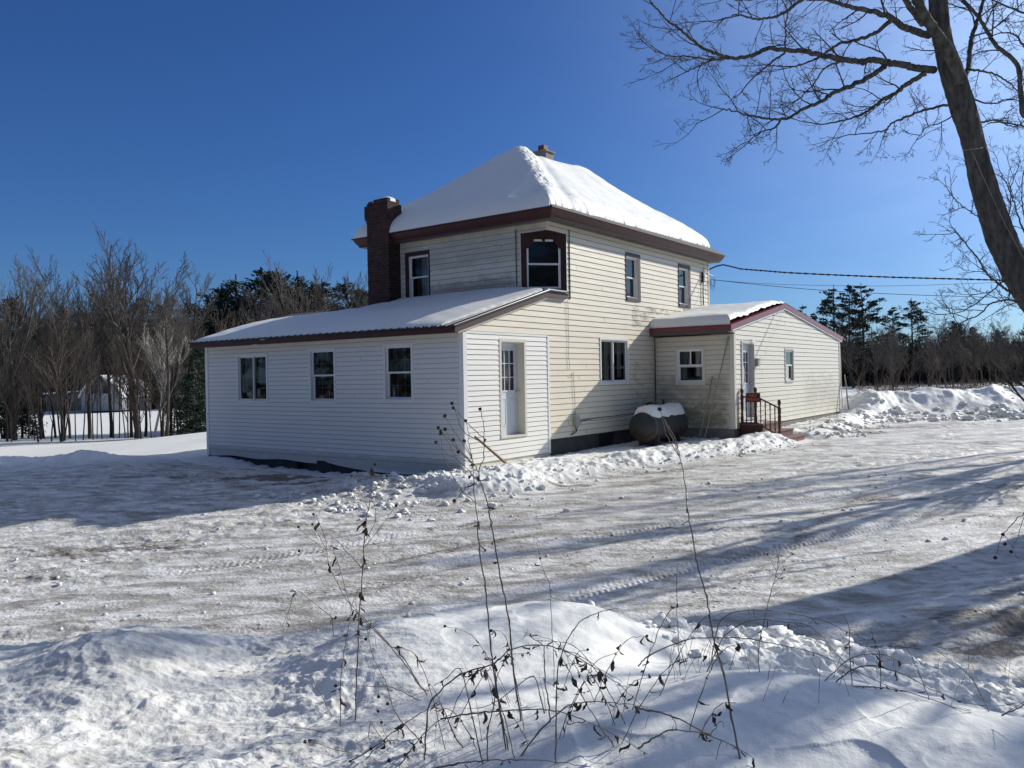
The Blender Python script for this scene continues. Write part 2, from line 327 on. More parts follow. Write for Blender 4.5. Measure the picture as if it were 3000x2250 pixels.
def plain(name, col, rough=.6, metal=0, spec=.4, var=.12, scale=6, bump=.0, bscale=80):
    n = N(name); v = n.coords(); f = n.noise(v, scale, 5)
    c = n.mix(f, tuple(x*(1-var) for x in col), tuple(min(1, x*(1+var)) for x in col))
    n.link(c, n.b.inputs['Base Color']); n.setv(Roughness=rough, Metallic=metal); n.b.inputs['Specular IOR Level'].default_value = spec
    if bump: n.link(n.bump(n.noise(v, bscale, 3), bump, .004), n.b.inputs['Normal'])
    return n.m
def snow_mat(name, ground=False, tint=(.85, .855, .81), bump=.5):
    n = N(name); v = n.coords()
    a = n.noise(v, 1.2, 3); c = n.mix(a, tuple(x*.96 for x in tint), tint)
    fine = n.noise(v, 95, 2, .6); mid = n.noise(v, 22, 4, .6)
    if ground:
        at_ = n.new('ShaderNodeAttribute', attribute_name='dirt'); d = at_.outputs['Fac']
        ap = n.new('ShaderNodeAttribute', attribute_name='pack_shade'); pk = ap.outputs['Fac']
        tc = n.new('ShaderNodeTexCoord'); mp = n.new('ShaderNodeMapping'); mp.inputs['Rotation'].default_value = (0, 0, R(-33)); mp.inputs['Scale'].default_value = (1.0, 3.2, 1)
        n.link(tc.outputs['Object'], mp.inputs[0])
        st = n.noise(mp.outputs[0], 1.5, 7, .68); st2 = n.noise(mp.outputs[0], 7, 5, .7)
        g = n.ramp(st, [(.36, (.30, .285, .25)), (.48, (.55, .54, .50)), (.60, (.81, .81, .785))])
        g2 = n.ramp(st2, [(.36, (.55, .50, .42)), (.47, (1, 1, 1))])
        g = n.mix(.55, g, g2, 'MULTIPLY')
        c = n.mix(pk, c, g)
        gr = n.ramp(n.noise(v, 60, 4, .7), [(.3, (.030, .026, .022)), (.7, (.15, .125, .10))])
        e = n.math('MULTIPLY', n.math('ADD', d, n.math('MULTIPLY', n.math('SUBTRACT', n.noise(mp.outputs[0], 9, 7, .75), .5), 2.0)), 1.0)
        ms = n.new('ShaderNodeMapRange', interpolation_type='SMOOTHSTEP'); n.link(e, ms.inputs[0]); ms.inputs[1].default_value = .42; ms.inputs[2].default_value = .72
        c = n.mix(n.math('MULTIPLY', ms.outputs[0], .93), c, gr)
        tn = n.math('MULTIPLY', d, .30)
        c = n.mix(tn, c, (.36, .32, .26))
        bs = n.math('ADD', n.math('MULTIPLY', pk, .7), .25)
        b2 = n.new('ShaderNodeBump'); b2.inputs['Distance'].default_value = .022; n.link(mid, b2.inputs['Height']); n.link(bs, b2.inputs['Strength'])
        nn = n.bump(fine, .35, .005, b2.outputs[0])
    else: nn = n.bump(fine, .25*bump, .006, n.bump(mid, bump*.5, .02))
    n.link(c, n.b.inputs['Base Color']); n.link(nn, n.b.inputs['Normal']); n.setv(Roughness=.6); n.b.inputs['Specular IOR Level'].default_value = .3
    return n.m
M = {}
M['ground'] = snow_mat('packed and drifted snow', True)
M['snow'] = snow_mat('roof snow', False)
M['crust'] = snow_mat('snow crust', False, bump=.9)
def vinyl(name, col, stains=(), dirt=.12, dcol=(.10, .10, .07)):
    n = N(name); v = n.coords()
    c = n.mix(n.noise(v, .7, 3), tuple(x*.93 for x in col), tuple(min(.88, x*1.04) for x in col))
    st = n.coords((1.2, 1.2, 9)); f = n.noise(st, 1.3, 6, .7)
    c = n.mix(n.math('MULTIPLY', n.ramp(f, [(.5, (0, 0, 0)), (.75, (1, 1, 1))]), dirt), c, tuple(x*.55 for x in col))
    for lims, soft, amt, scol, thr in stains:
        m = n.boxmask(v, lims, soft)
        nn = n.noise(n.coords((1, 1, 2.2)), 2.2, 7, .72)
        e = n.math('ADD', n.math('MULTIPLY', m, .55), nn)
        ms = n.new('ShaderNodeMapRange', interpolation_type='SMOOTHSTEP'); n.link(e, ms.inputs[0]); ms.inputs[1].default_value = thr; ms.inputs[2].default_value = thr+.28
        c = n.mix(n.math('MULTIPLY', ms.outputs[0], n.math('MULTIPLY', m, amt)), c, scol)
    n.link(c, n.b.inputs['Base Color']); n.setv(Roughness=.45); n.b.inputs['Specular IOR Level'].default_value = .35
    w1 = n.noise(n.coords((.8, .8, 3)), 1.6, 2); n.link(n.bump(w1, .35, .02), n.b.inputs['Normal'])
    return n.m
ZL = ZG   # local z of the house = height above eye + 2
GR = (.105, .10, .075); GN = (.15, .16, .055)
M['white vinyl'] = vinyl('white vinyl siding', (.82, .80, .735), [([None, (0, 12), (-.1, .30)], .12, .55, (.36, .33, .27), .74)], dirt=.05)
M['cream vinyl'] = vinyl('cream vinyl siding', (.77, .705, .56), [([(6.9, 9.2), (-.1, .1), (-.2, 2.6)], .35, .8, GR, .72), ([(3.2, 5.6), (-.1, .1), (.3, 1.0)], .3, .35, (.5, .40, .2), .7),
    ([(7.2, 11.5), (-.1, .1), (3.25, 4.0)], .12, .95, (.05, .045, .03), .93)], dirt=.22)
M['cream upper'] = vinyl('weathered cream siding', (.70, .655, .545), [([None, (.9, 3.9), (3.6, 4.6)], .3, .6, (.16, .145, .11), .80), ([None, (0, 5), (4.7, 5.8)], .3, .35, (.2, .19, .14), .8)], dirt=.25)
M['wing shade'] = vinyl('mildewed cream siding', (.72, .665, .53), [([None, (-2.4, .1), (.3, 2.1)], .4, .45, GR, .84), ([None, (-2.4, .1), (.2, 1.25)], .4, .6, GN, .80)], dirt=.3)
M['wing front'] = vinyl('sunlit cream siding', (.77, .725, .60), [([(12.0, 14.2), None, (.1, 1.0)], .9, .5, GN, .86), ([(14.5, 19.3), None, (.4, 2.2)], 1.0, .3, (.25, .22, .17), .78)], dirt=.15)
M['white trim'] = plain('white trim', (.78, .78, .76), .5, var=.05, scale=3)
M['cream trim'] = plain('cream corner trim', (.66, .63, .53), .5, var=.08, scale=3)
M['grey trim'] = plain('aged aluminium frame', (.55, .54, .50), .5, var=.12, scale=5)
M['burgundy'] = plain('burgundy painted fascia', (.055, .014, .013), .5, var=.3, scale=3, bump=.2, bscale=20)
M['casing red'] = plain('dark red casing', (.032, .010, .010), .5, var=.3, scale=4)
M['burgundy metal'] = plain('burgundy metal trim', (.19, .028, .038), .35, var=.12, scale=2)
M['dark brown'] = plain('dark stained casing', (.040, .016, .014), .55, var=.3, scale=6)
M['shingle'] = plain('grey asphalt shingle', (.12, .115, .105), .9, var=.4, scale=25, bump=.6, bscale=60)
M['black metal'] = plain('black ribbed roof metal', (.018, .020, .022), .35, var=.3, scale=4)
M['soffit'] = plain('dark ribbed soffit', (.10, .088, .080), .7, var=.2, scale=4)
M['concrete'] = plain('grey foundation concrete', (.20, .19, .165), .9, var=.4, scale=4, bump=.5, bscale=30)
M['dark block'] = plain('dark foundation block', (.055, .055, .052), .9, var=.5, scale=4, bump=.5, bscale=30)  # even dark tone of the foundation, also used on the tank legs
M['black hole'] = plain('dark opening', (.008, .009, .012), .9, var=.2)
M['tank'] = plain('dull grey tank paint', (.085, .10, .10), .45, var=.25, scale=5)
M['wood'] = plain('weathered board', (.22, .15, .085), .8, var=.35, scale=12)
M['stain'] = plain('red brown stained wood', (.075, .028, .022), .6, var=.35, scale=10)
M['tread'] = plain('worn red brown treads', (.17, .085, .065), .7, var=.35, scale=7)
M['pole'] = plain('bleached pole', (.30, .27, .21), .7, var=.3, scale=8)
M['cable'] = plain('black cable', (.02, .02, .022), .5, var=.2)
M['grey box'] = plain('grey painted metal box', (.36, .36, .33), .45, var=.12)
M['door paint'] = plain('pale grey door paint', (.62, .66, .70), .4, var=.04, scale=2)
M['curtain'] = plain('pale curtain cloth', (.50, .50, .47), .9, var=.12, scale=3)
M['blue curtain'] = plain('blue grey curtain cloth', (.16, .26, .32), .9, var=.2, scale=3)
M['room'] = plain('dim room wall', (.13, .12, .11), .9, var=.3, scale=1)
M['bark'] = None
def glass_mat(name, tint=(.55, .60, .62), base=(.01, .012, .014)):
    m = bpy.data.materials.new(name); m.use_nodes = True; t = m.node_tree; t.nodes.clear()
    o = t.nodes.new('ShaderNodeOutputMaterial'); a = t.nodes.new('ShaderNodeBsdfTransparent'); a.inputs[0].default_value = (*tint, 1)
    g = t.nodes.new('ShaderNodeBsdfGlossy'); g.inputs['Roughness'].default_value = .03; g.inputs[0].default_value = (.9, .95, 1, 1)
    fr = t.nodes.new('ShaderNodeFresnel'); fr.inputs[0].default_value = 1.5
    tc = t.nodes.new('ShaderNodeTexCoord'); nz = t.nodes.new('ShaderNodeTexNoise'); nz.inputs['Scale'].default_value = 2.2; t.links.new(tc.outputs['Object'], nz.inputs['Vector'])
    bp = t.nodes.new('ShaderNodeBump'); bp.inputs['Strength'].default_value = .12; bp.inputs['Distance'].default_value = .02
    t.links.new(nz.outputs['Fac'], bp.inputs['Height']); t.links.new(bp.outputs[0], g.inputs['Normal'])
    mx = t.nodes.new('ShaderNodeMixShader'); mul = t.nodes.new('ShaderNodeMath'); mul.operation = 'MULTIPLY'; mul.inputs[1].default_value = 1.15; t.links.new(fr.outputs[0], mul.inputs[0])
    t.links.new(mul.outputs[0], mx.inputs[0]); t.links.new(a.outputs[0], mx.inputs[1]); t.links.new(g.outputs[0], mx.inputs[2]); t.links.new(mx.outputs[0], o.inputs[0])
    return m
M['glass'] = glass_mat('window glass')
def brick_mat(name, c1, c2, mortar, sc_=1.0):
    n = N(name); tc = n.new('ShaderNodeTexCoord'); sx = n.new('ShaderNodeSeparateXYZ'); n.link(tc.outputs['Object'], sx.inputs[0])
    cb = n.new('ShaderNodeCombineXYZ'); n.link(n.math('ADD', sx.outputs[0], sx.outputs[1]), cb.inputs[0]); n.link(sx.outputs[2], cb.inputs[1])
    b = n.new('ShaderNodeTexBrick'); b.inputs['Scale'].default_value = 1; b.inputs['Brick Width'].default_value = .215*sc_; b.inputs['Row Height'].default_value = .078*sc_; b.inputs['Mortar Size'].default_value = .006
    b.inputs['Color1'].default_value = (*c1, 1); b.inputs['Color2'].default_value = (*c2, 1); b.inputs['Mortar'].default_value = (*mortar, 1); b.inputs['Bias'].default_value = -.1
    n.link(cb.outputs[0], b.inputs['Vector'])
    v = n.coords(); c = n.mix(.75, b.outputs['Color'], n.ramp(n.noise(v, 3, 6, .7), [(.3, (.35, .3, .3)), (.7, (1.5, 1.2, 1.1))]), 'MULTIPLY')
    n.link(c, n.b.inputs['Base Color']); n.setv(Roughness=.85)
    n.link(n.bump(b.outputs['Fac'], -.6, .008, n.bump(n.noise(v, 40, 3), .4, .005)), n.b.inputs['Normal'])
    return n.m
M['brick'] = brick_mat('dark weathered brick', (.060, .022, .018), (.014, .008, .008), (.070, .056, .05))
M['grey block'] = brick_mat('grey chimney block', (.30, .29, .26), (.24, .23, .21), (.18, .17, .15), 2.2)
def bark_mat(name, c1, c2, sc_=1):
    n = N(name); v = n.coords((1, 1, .22)); f = n.noise(v, 14*sc_, 6, .7); g = n.noise(n.coords((1, 1, 1)), 2.2*sc_, 3)
    c = n.mix(n.ramp(f, [(.35, (0, 0, 0)), (.65, (1, 1, 1))]), c1, c2); c = n.mix(n.math('MULTIPLY', g, .5), c, tuple(x*.5 for x in c1))
    n.link(c, n.b.inputs['Base Color']); n.setv(Roughness=.9); n.link(n.bump(f, .9, .03), n.b.inputs['Normal']); n.b.inputs['Specular IOR Level'].default_value = .15
    return n.m
M['bark'] = bark_mat('grey maple bark', (.055, .051, .047), (.21, .195, .17))
M['twig'] = plain('dark twig bark', (.085, .070, .060), .8, var=.3, scale=3)
M['far bark'] = bark_mat('grey brown bark', (.045, .036, .030), (.13, .11, .09), .4)
M['far twig'] = plain('brown grey twigs', (.105, .091, .079), .9, var=.35, scale=.6)
M['red twig'] = plain('reddish brown saplings', (.115, .085, .066), .9, var=.35, scale=.6)
M['birch'] = plain('pale birch bark', (.50, .47, .42), .8, var=.3, scale=3)
M['needle'] = plain('dark pine needles', (.030, .050, .030), .8, var=.45, scale=.9)
M['needle blue'] = plain('blue green pine needles', (.030, .055, .040), .8, var=.4, scale=.7)
M['weed'] = plain('dry weed stem', (.21, .165, .125), .8, var=.35, scale=12)
M['weed pale'] = plain('bleached weed stem', (.33, .27, .20), .8, var=.3, scale=12)
M['seed'] = plain('dark seed head', (.045, .030, .022), .95, var=.4, scale=60, bump=.8, bscale=300)
M['leaf'] = plain('withered leaf', (.085, .060, .042), .9, var=.4, scale=40)
M['grass'] = plain('dry grass', (.30, .22, .13), .9, var=.35, scale=3)
# ------------------------------------------------------------------ the ground: one sheet, finer close to the photographer, cut into its regions
def make_ground():
    da = R(.085)
    fr_ = np.arange(-R(36), R(37), da)
    coarse = np.linspace(R(37), 2*math.pi-R(36), 150)[1:-1]
    ang = np.concatenate([fr_, [R(37)], coarse])
    rr = [1.3]
    while rr[-1] < 3.0: rr.append(rr[-1]*1.02)
    while rr[-1] < 48: rr.append(rr[-1]*(1+.0016+.0013*min(1, rr[-1]/20)))
    while rr[-1] < 3200: rr.append(rr[-1]*1.05)
    rr = np.array(rr); na, nr = len(ang), len(rr)
    A, D = np.meshgrid(ang, rr); X = (D*np.sin(A)).ravel(); Y = (D*np.cos(A)).ravel()
    H = np.empty(len(X)); dirt = np.empty(len(X)); pack_shade = np.empty(len(X)); zone = np.empty(len(X), int)
    for s in range(0, len(X), 100000):
        e = s+100000; H[s:e], dirt[s:e], pack_shade[s:e], zone[s:e] = terrain(X[s:e], Y[s:e], True)
    co_ = np.stack([X, Y, H+ZG], 1)
    cen = len(co_); co_ = np.vstack([co_, [[0, 0, float(terrain(0., 0.))+ZG]]]); dirt = np.append(dirt, 0); pack_shade = np.append(pack_shade, 0); zone = np.append(zone, 1)
    j, i = np.meshgrid(np.arange(nr-1), np.arange(na), indexing='ij'); i2 = (i+1) % na
    q = np.stack([j*na+i, (j+1)*na+i, (j+1)*na+i2, j*na+i2], -1).reshape(-1, 4)[:, ::-1]
    fz = zone[q[:, 0]]
    for zid, name, lab in ((0, 'driveway', 'packed snow driveway with tyre tracks'), (1, 'snow_bank', 'ploughed snow banks'), (2, 'snow_field', 'snow covered yard and field')):
        qq = q[fz == zid]; ids, inv = np.unique(qq.ravel(), return_inverse=True)
        me = bpy.data.meshes.new(name); nq = len(qq)
        me.vertices.add(len(ids)); me.vertices.foreach_set('co', co_[ids].ravel())
        me.loops.add(nq*4); me.loops.foreach_set('vertex_index', inv.astype(np.int32)); me.polygons.add(nq)
        me.polygons.foreach_set('loop_start', np.arange(0, nq*4, 4, dtype=np.int32)); me.polygons.foreach_set('use_smooth', np.ones(nq, bool))
        me.update(calc_edges=True)
        for an, arr in (('dirt', dirt), ('pack_shade', pack_shade)):
            at_ = me.attributes.new(an, 'FLOAT', 'POINT'); at_.data.foreach_set('value', arr[ids].astype(np.float32))
        me.materials.append(M['ground'])
        o = bpy.data.objects.new(name, me); COL.objects.link(o); tag(o, kind='structure')
make_ground()
# ------------------------------------------------------------------ the farmhouse
HR = empty('farmhouse', (X0, Y0, 0), TH)
tag(HR, 'cream and white sided two-storey farmhouse with snow covered hip roof and side wings', 'house')
def FR(v0): return lambda a, z, d: (a, v0-d, z+ZG)
def FL(u0): return lambda a, z, d: (u0-d, a, z+ZG)
U1, U2, V2, WV, U3, U4 = 3.169, 12.666, 5.827, -2.386, 8.637, 19.363
rnd = random.Random(7)
def siding(name, F, zlo, zhi, expo, edges, breaks, ops, mat, d0=0., depth=.014, label=None, seams=0, smat=None):
    """lapped boards: every course leans out at its foot; openings are cut out"""
    mb = MB(); zs = set([zlo, zhi]); k = 0
    while zlo+k*expo < zhi: zs.add(round(zlo+k*expo, 5)); k += 1
    for b_ in breaks: zs.add(b_)
    for o in ops: zs.add(o[2]); zs.add(o[3])
    zs = sorted(z for z in zs if zlo-1e-6 <= z <= zhi+1e-6)
    for za, zb in zip(zs[:-1], zs[1:]):
        if zb-za < 1e-4: continue
        c = math.floor((za-zlo)/expo+1e-4); zc = zlo+c*expo
        da = d0+.003+depth*(1-(za-zc)/expo); db = d0+.003+depth*max(0, 1-(zb-zc)/expo)
        e = 1e-4; la, ra = edges(za+e); lb, rb = edges(zb-e)
        segs = [(la, ra, lb, rb)]
        for (a0, a1, z0, z1) in ops:
            if z0 <= za+e and z1 >= zb-e:
                ns = []
                for s in segs:
                    if a1 <= min(s[0], s[2]) or a0 >= max(s[1], s[3]): ns.append(s); continue
                    if a0 > max(s[0], s[2]): ns.append((s[0], a0, s[2], a0))
                    if a1 < min(s[1], s[3]): ns.append((a1, s[1], a1, s[3]))
                segs = ns
        first = abs(za-zc) < 1e-3
        for (l0, r0_, l1, r1) in segs:
            mb.quad(F(l0, za, da), F(r0_, za, da), F(r1, zb, db), F(l1, zb, db))
            if first:
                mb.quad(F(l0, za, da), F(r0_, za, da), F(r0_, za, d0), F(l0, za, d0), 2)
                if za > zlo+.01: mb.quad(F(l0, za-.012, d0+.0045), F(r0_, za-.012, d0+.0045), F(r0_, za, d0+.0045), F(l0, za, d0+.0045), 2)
            if seams and first and r0_-l0 > 1.2 and rnd.random() < seams:
                a = rnd.uniform(l0+.3, r0_-.3); w_ = .006
                mb.quad(F(a, za, da+.002), F(a+w_, za, da+.002), F(a+w_+rnd.uniform(-.01, .01), zb, db+.002), F(a+rnd.uniform(-.01, .01), zb, db+.002), 1)
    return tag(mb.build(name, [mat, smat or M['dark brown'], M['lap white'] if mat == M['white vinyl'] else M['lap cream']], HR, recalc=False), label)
def curtain_mb(F, a0, a1, z0, z1, d, mb, wave=.02):
    n = max(6, int((a1-a0)/.02))
    P = [a0+(a1-a0)*k/n for k in range(n+1)]
    for k in range(n):
        d1 = d+wave*math.sin(P[k]*55); d2 = d+wave*math.sin(P[k+1]*55)
        mb.quad(F(P[k], z0, d1), F(P[k+1], z0, d2), F(P[k+1], z1, d2), F(P[k], z1, d1))
M['muntin'] = plain('grey muntin', (.50, .51, .52), .6)
def outq(g, F, p, q, r_, t_, d):           # a pane whose front faces outdoors
    P = [Vector(F(p, r_, d)), Vector(F(q, r_, d)), Vector(F(q, t_, d)), Vector(F(p, t_, d))]
    if (P[1]-P[0]).cross(P[2]-P[1]).dot(Vector(F(p, r_, d+1))-P[0]) < 0: P = P[::-1]
    g.quad(*P)
def window(F, a0, a1, z0, z1, kind, trim, cw=.06, label=None, grid=None, inner=None, proud=.03, rec=.05, sash=.045, curtains=(), room=True, iw=None):
    """casing (the part itself) > sash, pane, curtain, room"""
    c = MB(); cwl, cwr, cwt, cwb = cw if isinstance(cw, tuple) else (cw,)*4
    i0, i1, j0, j1 = a0+cwl, a1-cwr, z0+cwb, z1-cwt
    c.box(F, a0, i0, z0, z1, -.03, proud); c.box(F, i1, a1, z0, z1, -.03, proud)
    c.box(F, i0, i1, j1, z1, -.03, proud-.001); c.box(F, i0, i1, z0, j0, -.03, proud+.012)
    t = .014
    for (p, q, r_, s_) in ((i0-.001, i0+t, j0, j1), (i1-t, i1+.001, j0, j1), (i0+t, i1-t, j1-t, j1+.001), (i0+t, i1-t, j0-.001, j0+t)): c.box(F, p, q, r_, s_, -rec-.06, proud-.008, 1)
    cas = tag(c.build('window', [M[trim], M[inner or trim]], HR), label)
    i0 += t; i1 -= t; j0 += t; j1 -= t
    s = MB(); g = MB(); S = sash
    def leaf(p, q, r_, t_, d):
        s.box(F, p, p+S, r_, t_, d-.03, d); s.box(F, q-S, q, r_, t_, d-.03, d); s.box(F, p+S, q-S, t_-S, t_, d-.03, d-.001); s.box(F, p+S, q-S, r_, r_+S*1.1, d-.03, d-.001)
        outq(g, F, p+S, q-S, r_+S, t_-S, d-.018)
        if grid:
            nx, ny = grid
            for k in range(1, nx): x = p+S+(q-p-2*S)*k/nx; s.box(F, x-.005, x+.005, r_+S, t_-S, d-.026, d-.020, 1)
            for k in range(1, ny): z = r_+S+(t_-r_-2*S)*k/ny; s.box(F, p+S, q-S, z-.005, z+.005, d-.0265, d-.0195, 1)
    if kind == 'hung': m_ = (j0+j1)/2; leaf(i0, i1, m_-.015, j1, -rec+.03); leaf(i0, i1, j0, m_+.015, -rec-.002)
    elif kind == 'slider': m_ = (i0+i1)/2; leaf(i0, m_+.02, j0, j1, -rec-.002); leaf(m_-.02, i1, j0, j1, -rec+.03)
    s.build('sash', [M[iw or inner or trim], M['muntin']], cas); g.build('pane', M['glass'], cas, recalc=False)
    d = -rec-.10
    if curtains:
        m = MB()
        for (p, q, r_, t_) in curtains: curtain_mb(F, i0+(i1-i0)*p, i0+(i1-i0)*q, j0+(j1-j0)*r_, j0+(j1-j0)*t_, d, m)
        m.build('curtain', M['curtain' if kind != 'blue' else 'blue curtain'], cas, recalc=False)
    if room:
        m = MB(); e = .25; D = d-1.1
        m.box(F, i0-e, i1+e, j0-e, j1+e, D, D+.02); m.box(F, i0-e-.02, i0-e, j0-e, j1+e, D, -.06); m.box(F, i1+e, i1+e+.02, j0-e, j1+e, D, -.06)
        m.box(F, i0-e, i1+e, j1+e, j1+e+.02, D, -.06); m.box(F, i0-e, i1+e, j0-e-.02, j0-e, D, -.06)
        # inner face of the wall around the opening
        m.box(F, i0-e, i0, j0-e, j1+e, -.14, -.12); m.box(F, i1, i1+e, j0-e, j1+e, -.14, -.12); m.box(F, i0, i1, j1, j1+e, -.14, -.12); m.box(F, i0, i1, j0-e, j0, -.14, -.12)
        m.build('room', M['room'], cas)
    return cas
def rakeL(u): return .902+.2797*(u+.356)
# ---- the long wall (cream, with the white patch round the side door)
OW1 = (5.5017, 7.0261, -.2564, .9749); OW2A = (6.9631, 7.8058, 2.0333, 3.3646); OW2B = (10.32, 11.1951, 2.0605, 3.3922)
def e_main(z):
    if z < .9425: return (3.11, U2)
    if z < 1.8605: return (max(0, (z-.902)/.2797-.356), U2)
    if z < 2.05: return (3.2, U2)
    if z < 3.45: return (3.97, U2)
    return (U1, U2)
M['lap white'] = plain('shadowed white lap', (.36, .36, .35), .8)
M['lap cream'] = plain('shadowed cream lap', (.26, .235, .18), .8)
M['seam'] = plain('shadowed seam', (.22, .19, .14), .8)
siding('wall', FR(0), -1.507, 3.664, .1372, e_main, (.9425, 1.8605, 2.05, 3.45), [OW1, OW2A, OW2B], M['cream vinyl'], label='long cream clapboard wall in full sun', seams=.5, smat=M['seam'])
D1 = (1.1876, 2.1728, -1.3386, .8314)
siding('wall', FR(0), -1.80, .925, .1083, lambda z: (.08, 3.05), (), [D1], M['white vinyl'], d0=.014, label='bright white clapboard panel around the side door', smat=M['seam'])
OWA = (6.4381, 7.7468, -.569, .7099); OWB = (3.8856, 4.8362, -.5555, .7515); OWC = (1.3941, 2.307, -.5131, .7664)
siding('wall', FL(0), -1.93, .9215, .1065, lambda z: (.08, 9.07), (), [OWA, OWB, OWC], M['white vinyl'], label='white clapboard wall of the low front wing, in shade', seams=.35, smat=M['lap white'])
OW2C = (3.7465, 4.6306, 2.0772, 3.3858)
def e_up(z): return (.783, V2) if z < 3.45 else (0, V2)
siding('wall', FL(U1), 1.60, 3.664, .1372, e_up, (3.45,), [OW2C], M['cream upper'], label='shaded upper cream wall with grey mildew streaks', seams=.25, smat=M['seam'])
OW3 = (-1.5734, -.669, -.3247, .7422)
siding('wall', FL(U3), -1.547, 1.0515, .1367, lambda z: (-2.30, 0), (), [OW3], M['wing shade'], label='shaded entry wing wall stained green at the foot')
D2 = (9.1755, 10.2019, -1.3278, .8761); OSW = (12.9347, 13.7983, -.3409, .7403)
def e_wing(z):
    if z < 1.10: return (8.73, 19.30)
    return (8.33+(z+.03-1.1508)/.1825, 19.673-(z+.03-1.1508)/.1239)
siding('wall', FR(WV), -1.547, 1.955, .1367, e_wing, (1.10,), [D2, OSW], M['wing front'], label='sunlit cream gable wall of the entry wing', seams=.7, smat=M['seam'])
# walls away from the camera and inner shell
mb = MB()
mb.box(FR(0), 0, 3.0, -2.3, .9, -9.15, -9.05); mb.box(FR(0), 0, 12.6, -2.2, 1.8, -.24, -.23)   # far end of the low wing is built below; liner
mbk = MB()
def lq(p): return [(a, b, z+ZG) for a, b, z in p]
mbk.add(lq([(0, 9.14, -2.3), (3.07, 9.14, -2.3), (3.07, 9.14, 1.86), (0, 9.14, .93)]), [(0, 1, 2, 3)])
mbk.add(lq([(3.07, 9.14, -2.3), (3.07, V2, -2.3), (3.07, V2, 1.86), (3.07, 9.14, 1.86)]), [(0, 1, 2, 3)])
mbk.add(lq([(3.07, V2, -2.3), (U2, V2, -2.3), (U2, V2, 3.66), (3.07, V2, 3.66)]), [(0, 1, 2, 3)])
mbk.add(lq([(U2, V2, -2.3), (U2, 0, -2.3), (U2, 0, 3.66), (U2, V2, 3.66)]), [(0, 1, 2, 3)])
mbk.add(lq([(U4, WV, -2.3), (U4, 3, -2.3), (U4, 3, 1.1), (U4, WV, 1.1)]), [(0, 1, 2, 3)])
mbk.add(lq([(U4, 3, -2.3), (U2, 3, -2.3), (U2, 3, 1.9), (U4, 3, 1.1)]), [(0, 1, 2, 3)])
tag(mbk.build('wall', M['cream upper'], HR, recalc=False), 'plain rear walls turned away from the driveway')
# ---- corner posts and trim
def cornerpost(pts, mat, name='corner_post'):
    for F, a0, a1, z0, z1, d0, d1 in pts: m = MB(); m.box(F, a0, a1, z0, z1, d0, d1); m.build(name, M[mat], HR)
cornerpost([(FR(0), -.03, .095, -1.93, .93, .0, .030), (FL(0), 0, .095, -1.93, .93, 0, .030)], 'white trim')
cornerpost([(FL(0), 9.05, 9.17, -1.99, .93, 0, .028)], 'white trim')
cornerpost([(FR(0), 3.04, 3.115, -1.83, .945, 0, .036), (FR(0), .06, 3.05, .92, .955, 0, .030)], 'white trim')
cornerpost([(FR(0), U2-.06, U2+.02, 1.0, 3.655, 0, .024)], 'cream trim')
cornerpost([(FR(0), U1-.018, U1+.03, 3.45, 3.655, 0, .022), (FL(U1), -.001, .03, 3.45, 3.655, 0, .022), (FR(0), 3.955, 3.985, 2.05, 3.45, 0, .022), (FL(U1), .77, .80, 1.9, 3.45, 0, .022), (FL(U1), 4.80, 4.84, 2.0, 3.66, 0, .02)], 'cream trim')
cornerpost([(FR(WV), U3-.02, U3+.105, -1.55, 1.06, 0, .028), (FL(U3), -2.41, -2.29, -1.55, 1.06, 0, .022), (FL(U3), -.05, -.0, -1.2, 1.06, 0, .03)], 'cream trim')
cornerpost([(FR(WV), U4-.08, U4+.02, -1.56, 1.1, 0, .026)], 'cream trim')
# ---- foundation
m = MB()
m.box(FR(0), 3.12, 8.7, -2.5, -1.509, -.25, -.015); tag(m.build('foundation', M['dark block'], HR), 'dark foundation under the long wall')
m = MB(); m.box(FR(0), 5.43, 6.18, -1.93, -1.54, -.05, -.008); m.build('basement_window', M['black hole'], HR)
m = MB(); m.box(FR(0), .0, 3.12, -2.5, -1.801, -.25, -.004); tag(m.build('foundation', M['cream trim'], HR), 'pale skirt board under the white panel')
m = MB()
for a, b in ((0, 4.2), (4.22, 5.0), (5.45, 9.1)): m.box(FL(0), a, b, -2.6, -1.931, -.25, -.03-.02*(a > 4.21))
m.box(FL(0), 5.0, 5.45, -2.6, -1.95, -.30, -.22); tag(m.build('foundation', M['dark block'], HR), 'dark block foundation with a gap under the white wall')
m = MB()       # loose skirting that sags below the siding
for a in np.arange(0.1, 4.3, .1):
    z = lambda t: -1.935-.16*math.sin(math.pi*min(1, t/4.3))**.7-.04*gauss(t, .5)
    m.quad(FL(0)(a, -1.93, .02), FL(0)(a+.1, -1.93, .02), FL(0)(a+.1, float(z(a+.1)), .035), FL(0)(a, float(z(a)), .035))
tag(m.build('skirting', M['white vinyl'], HR, recalc=False), 'loose white skirting sagging below the siding'); m = MB()
for a in np.arange(4.6, 8.9, .1): m.quad(FL(0)(a, -1.93, .02), FL(0)(a+.1, -1.93, .02), FL(0)(a+.1, -1.985-.02*math.sin(a*3), .03), FL(0)(a, -1.985-.02*math.sin(a*3-.3), .03))
tag(m.build('skirting', M['white vinyl'], HR, recalc=False), 'narrow skirting strip toward the far corner')
m = MB(); m.box(FL(U3), -2.37, 0, -2.5, -1.549, -.2, -.015); m.box(FR(WV), U3+.02, U4-.02, -2.5, -1.549, -.2, -.015); tag(m.build('foundation', M['concrete'], HR), 'grey concrete foundation of the entry wing')
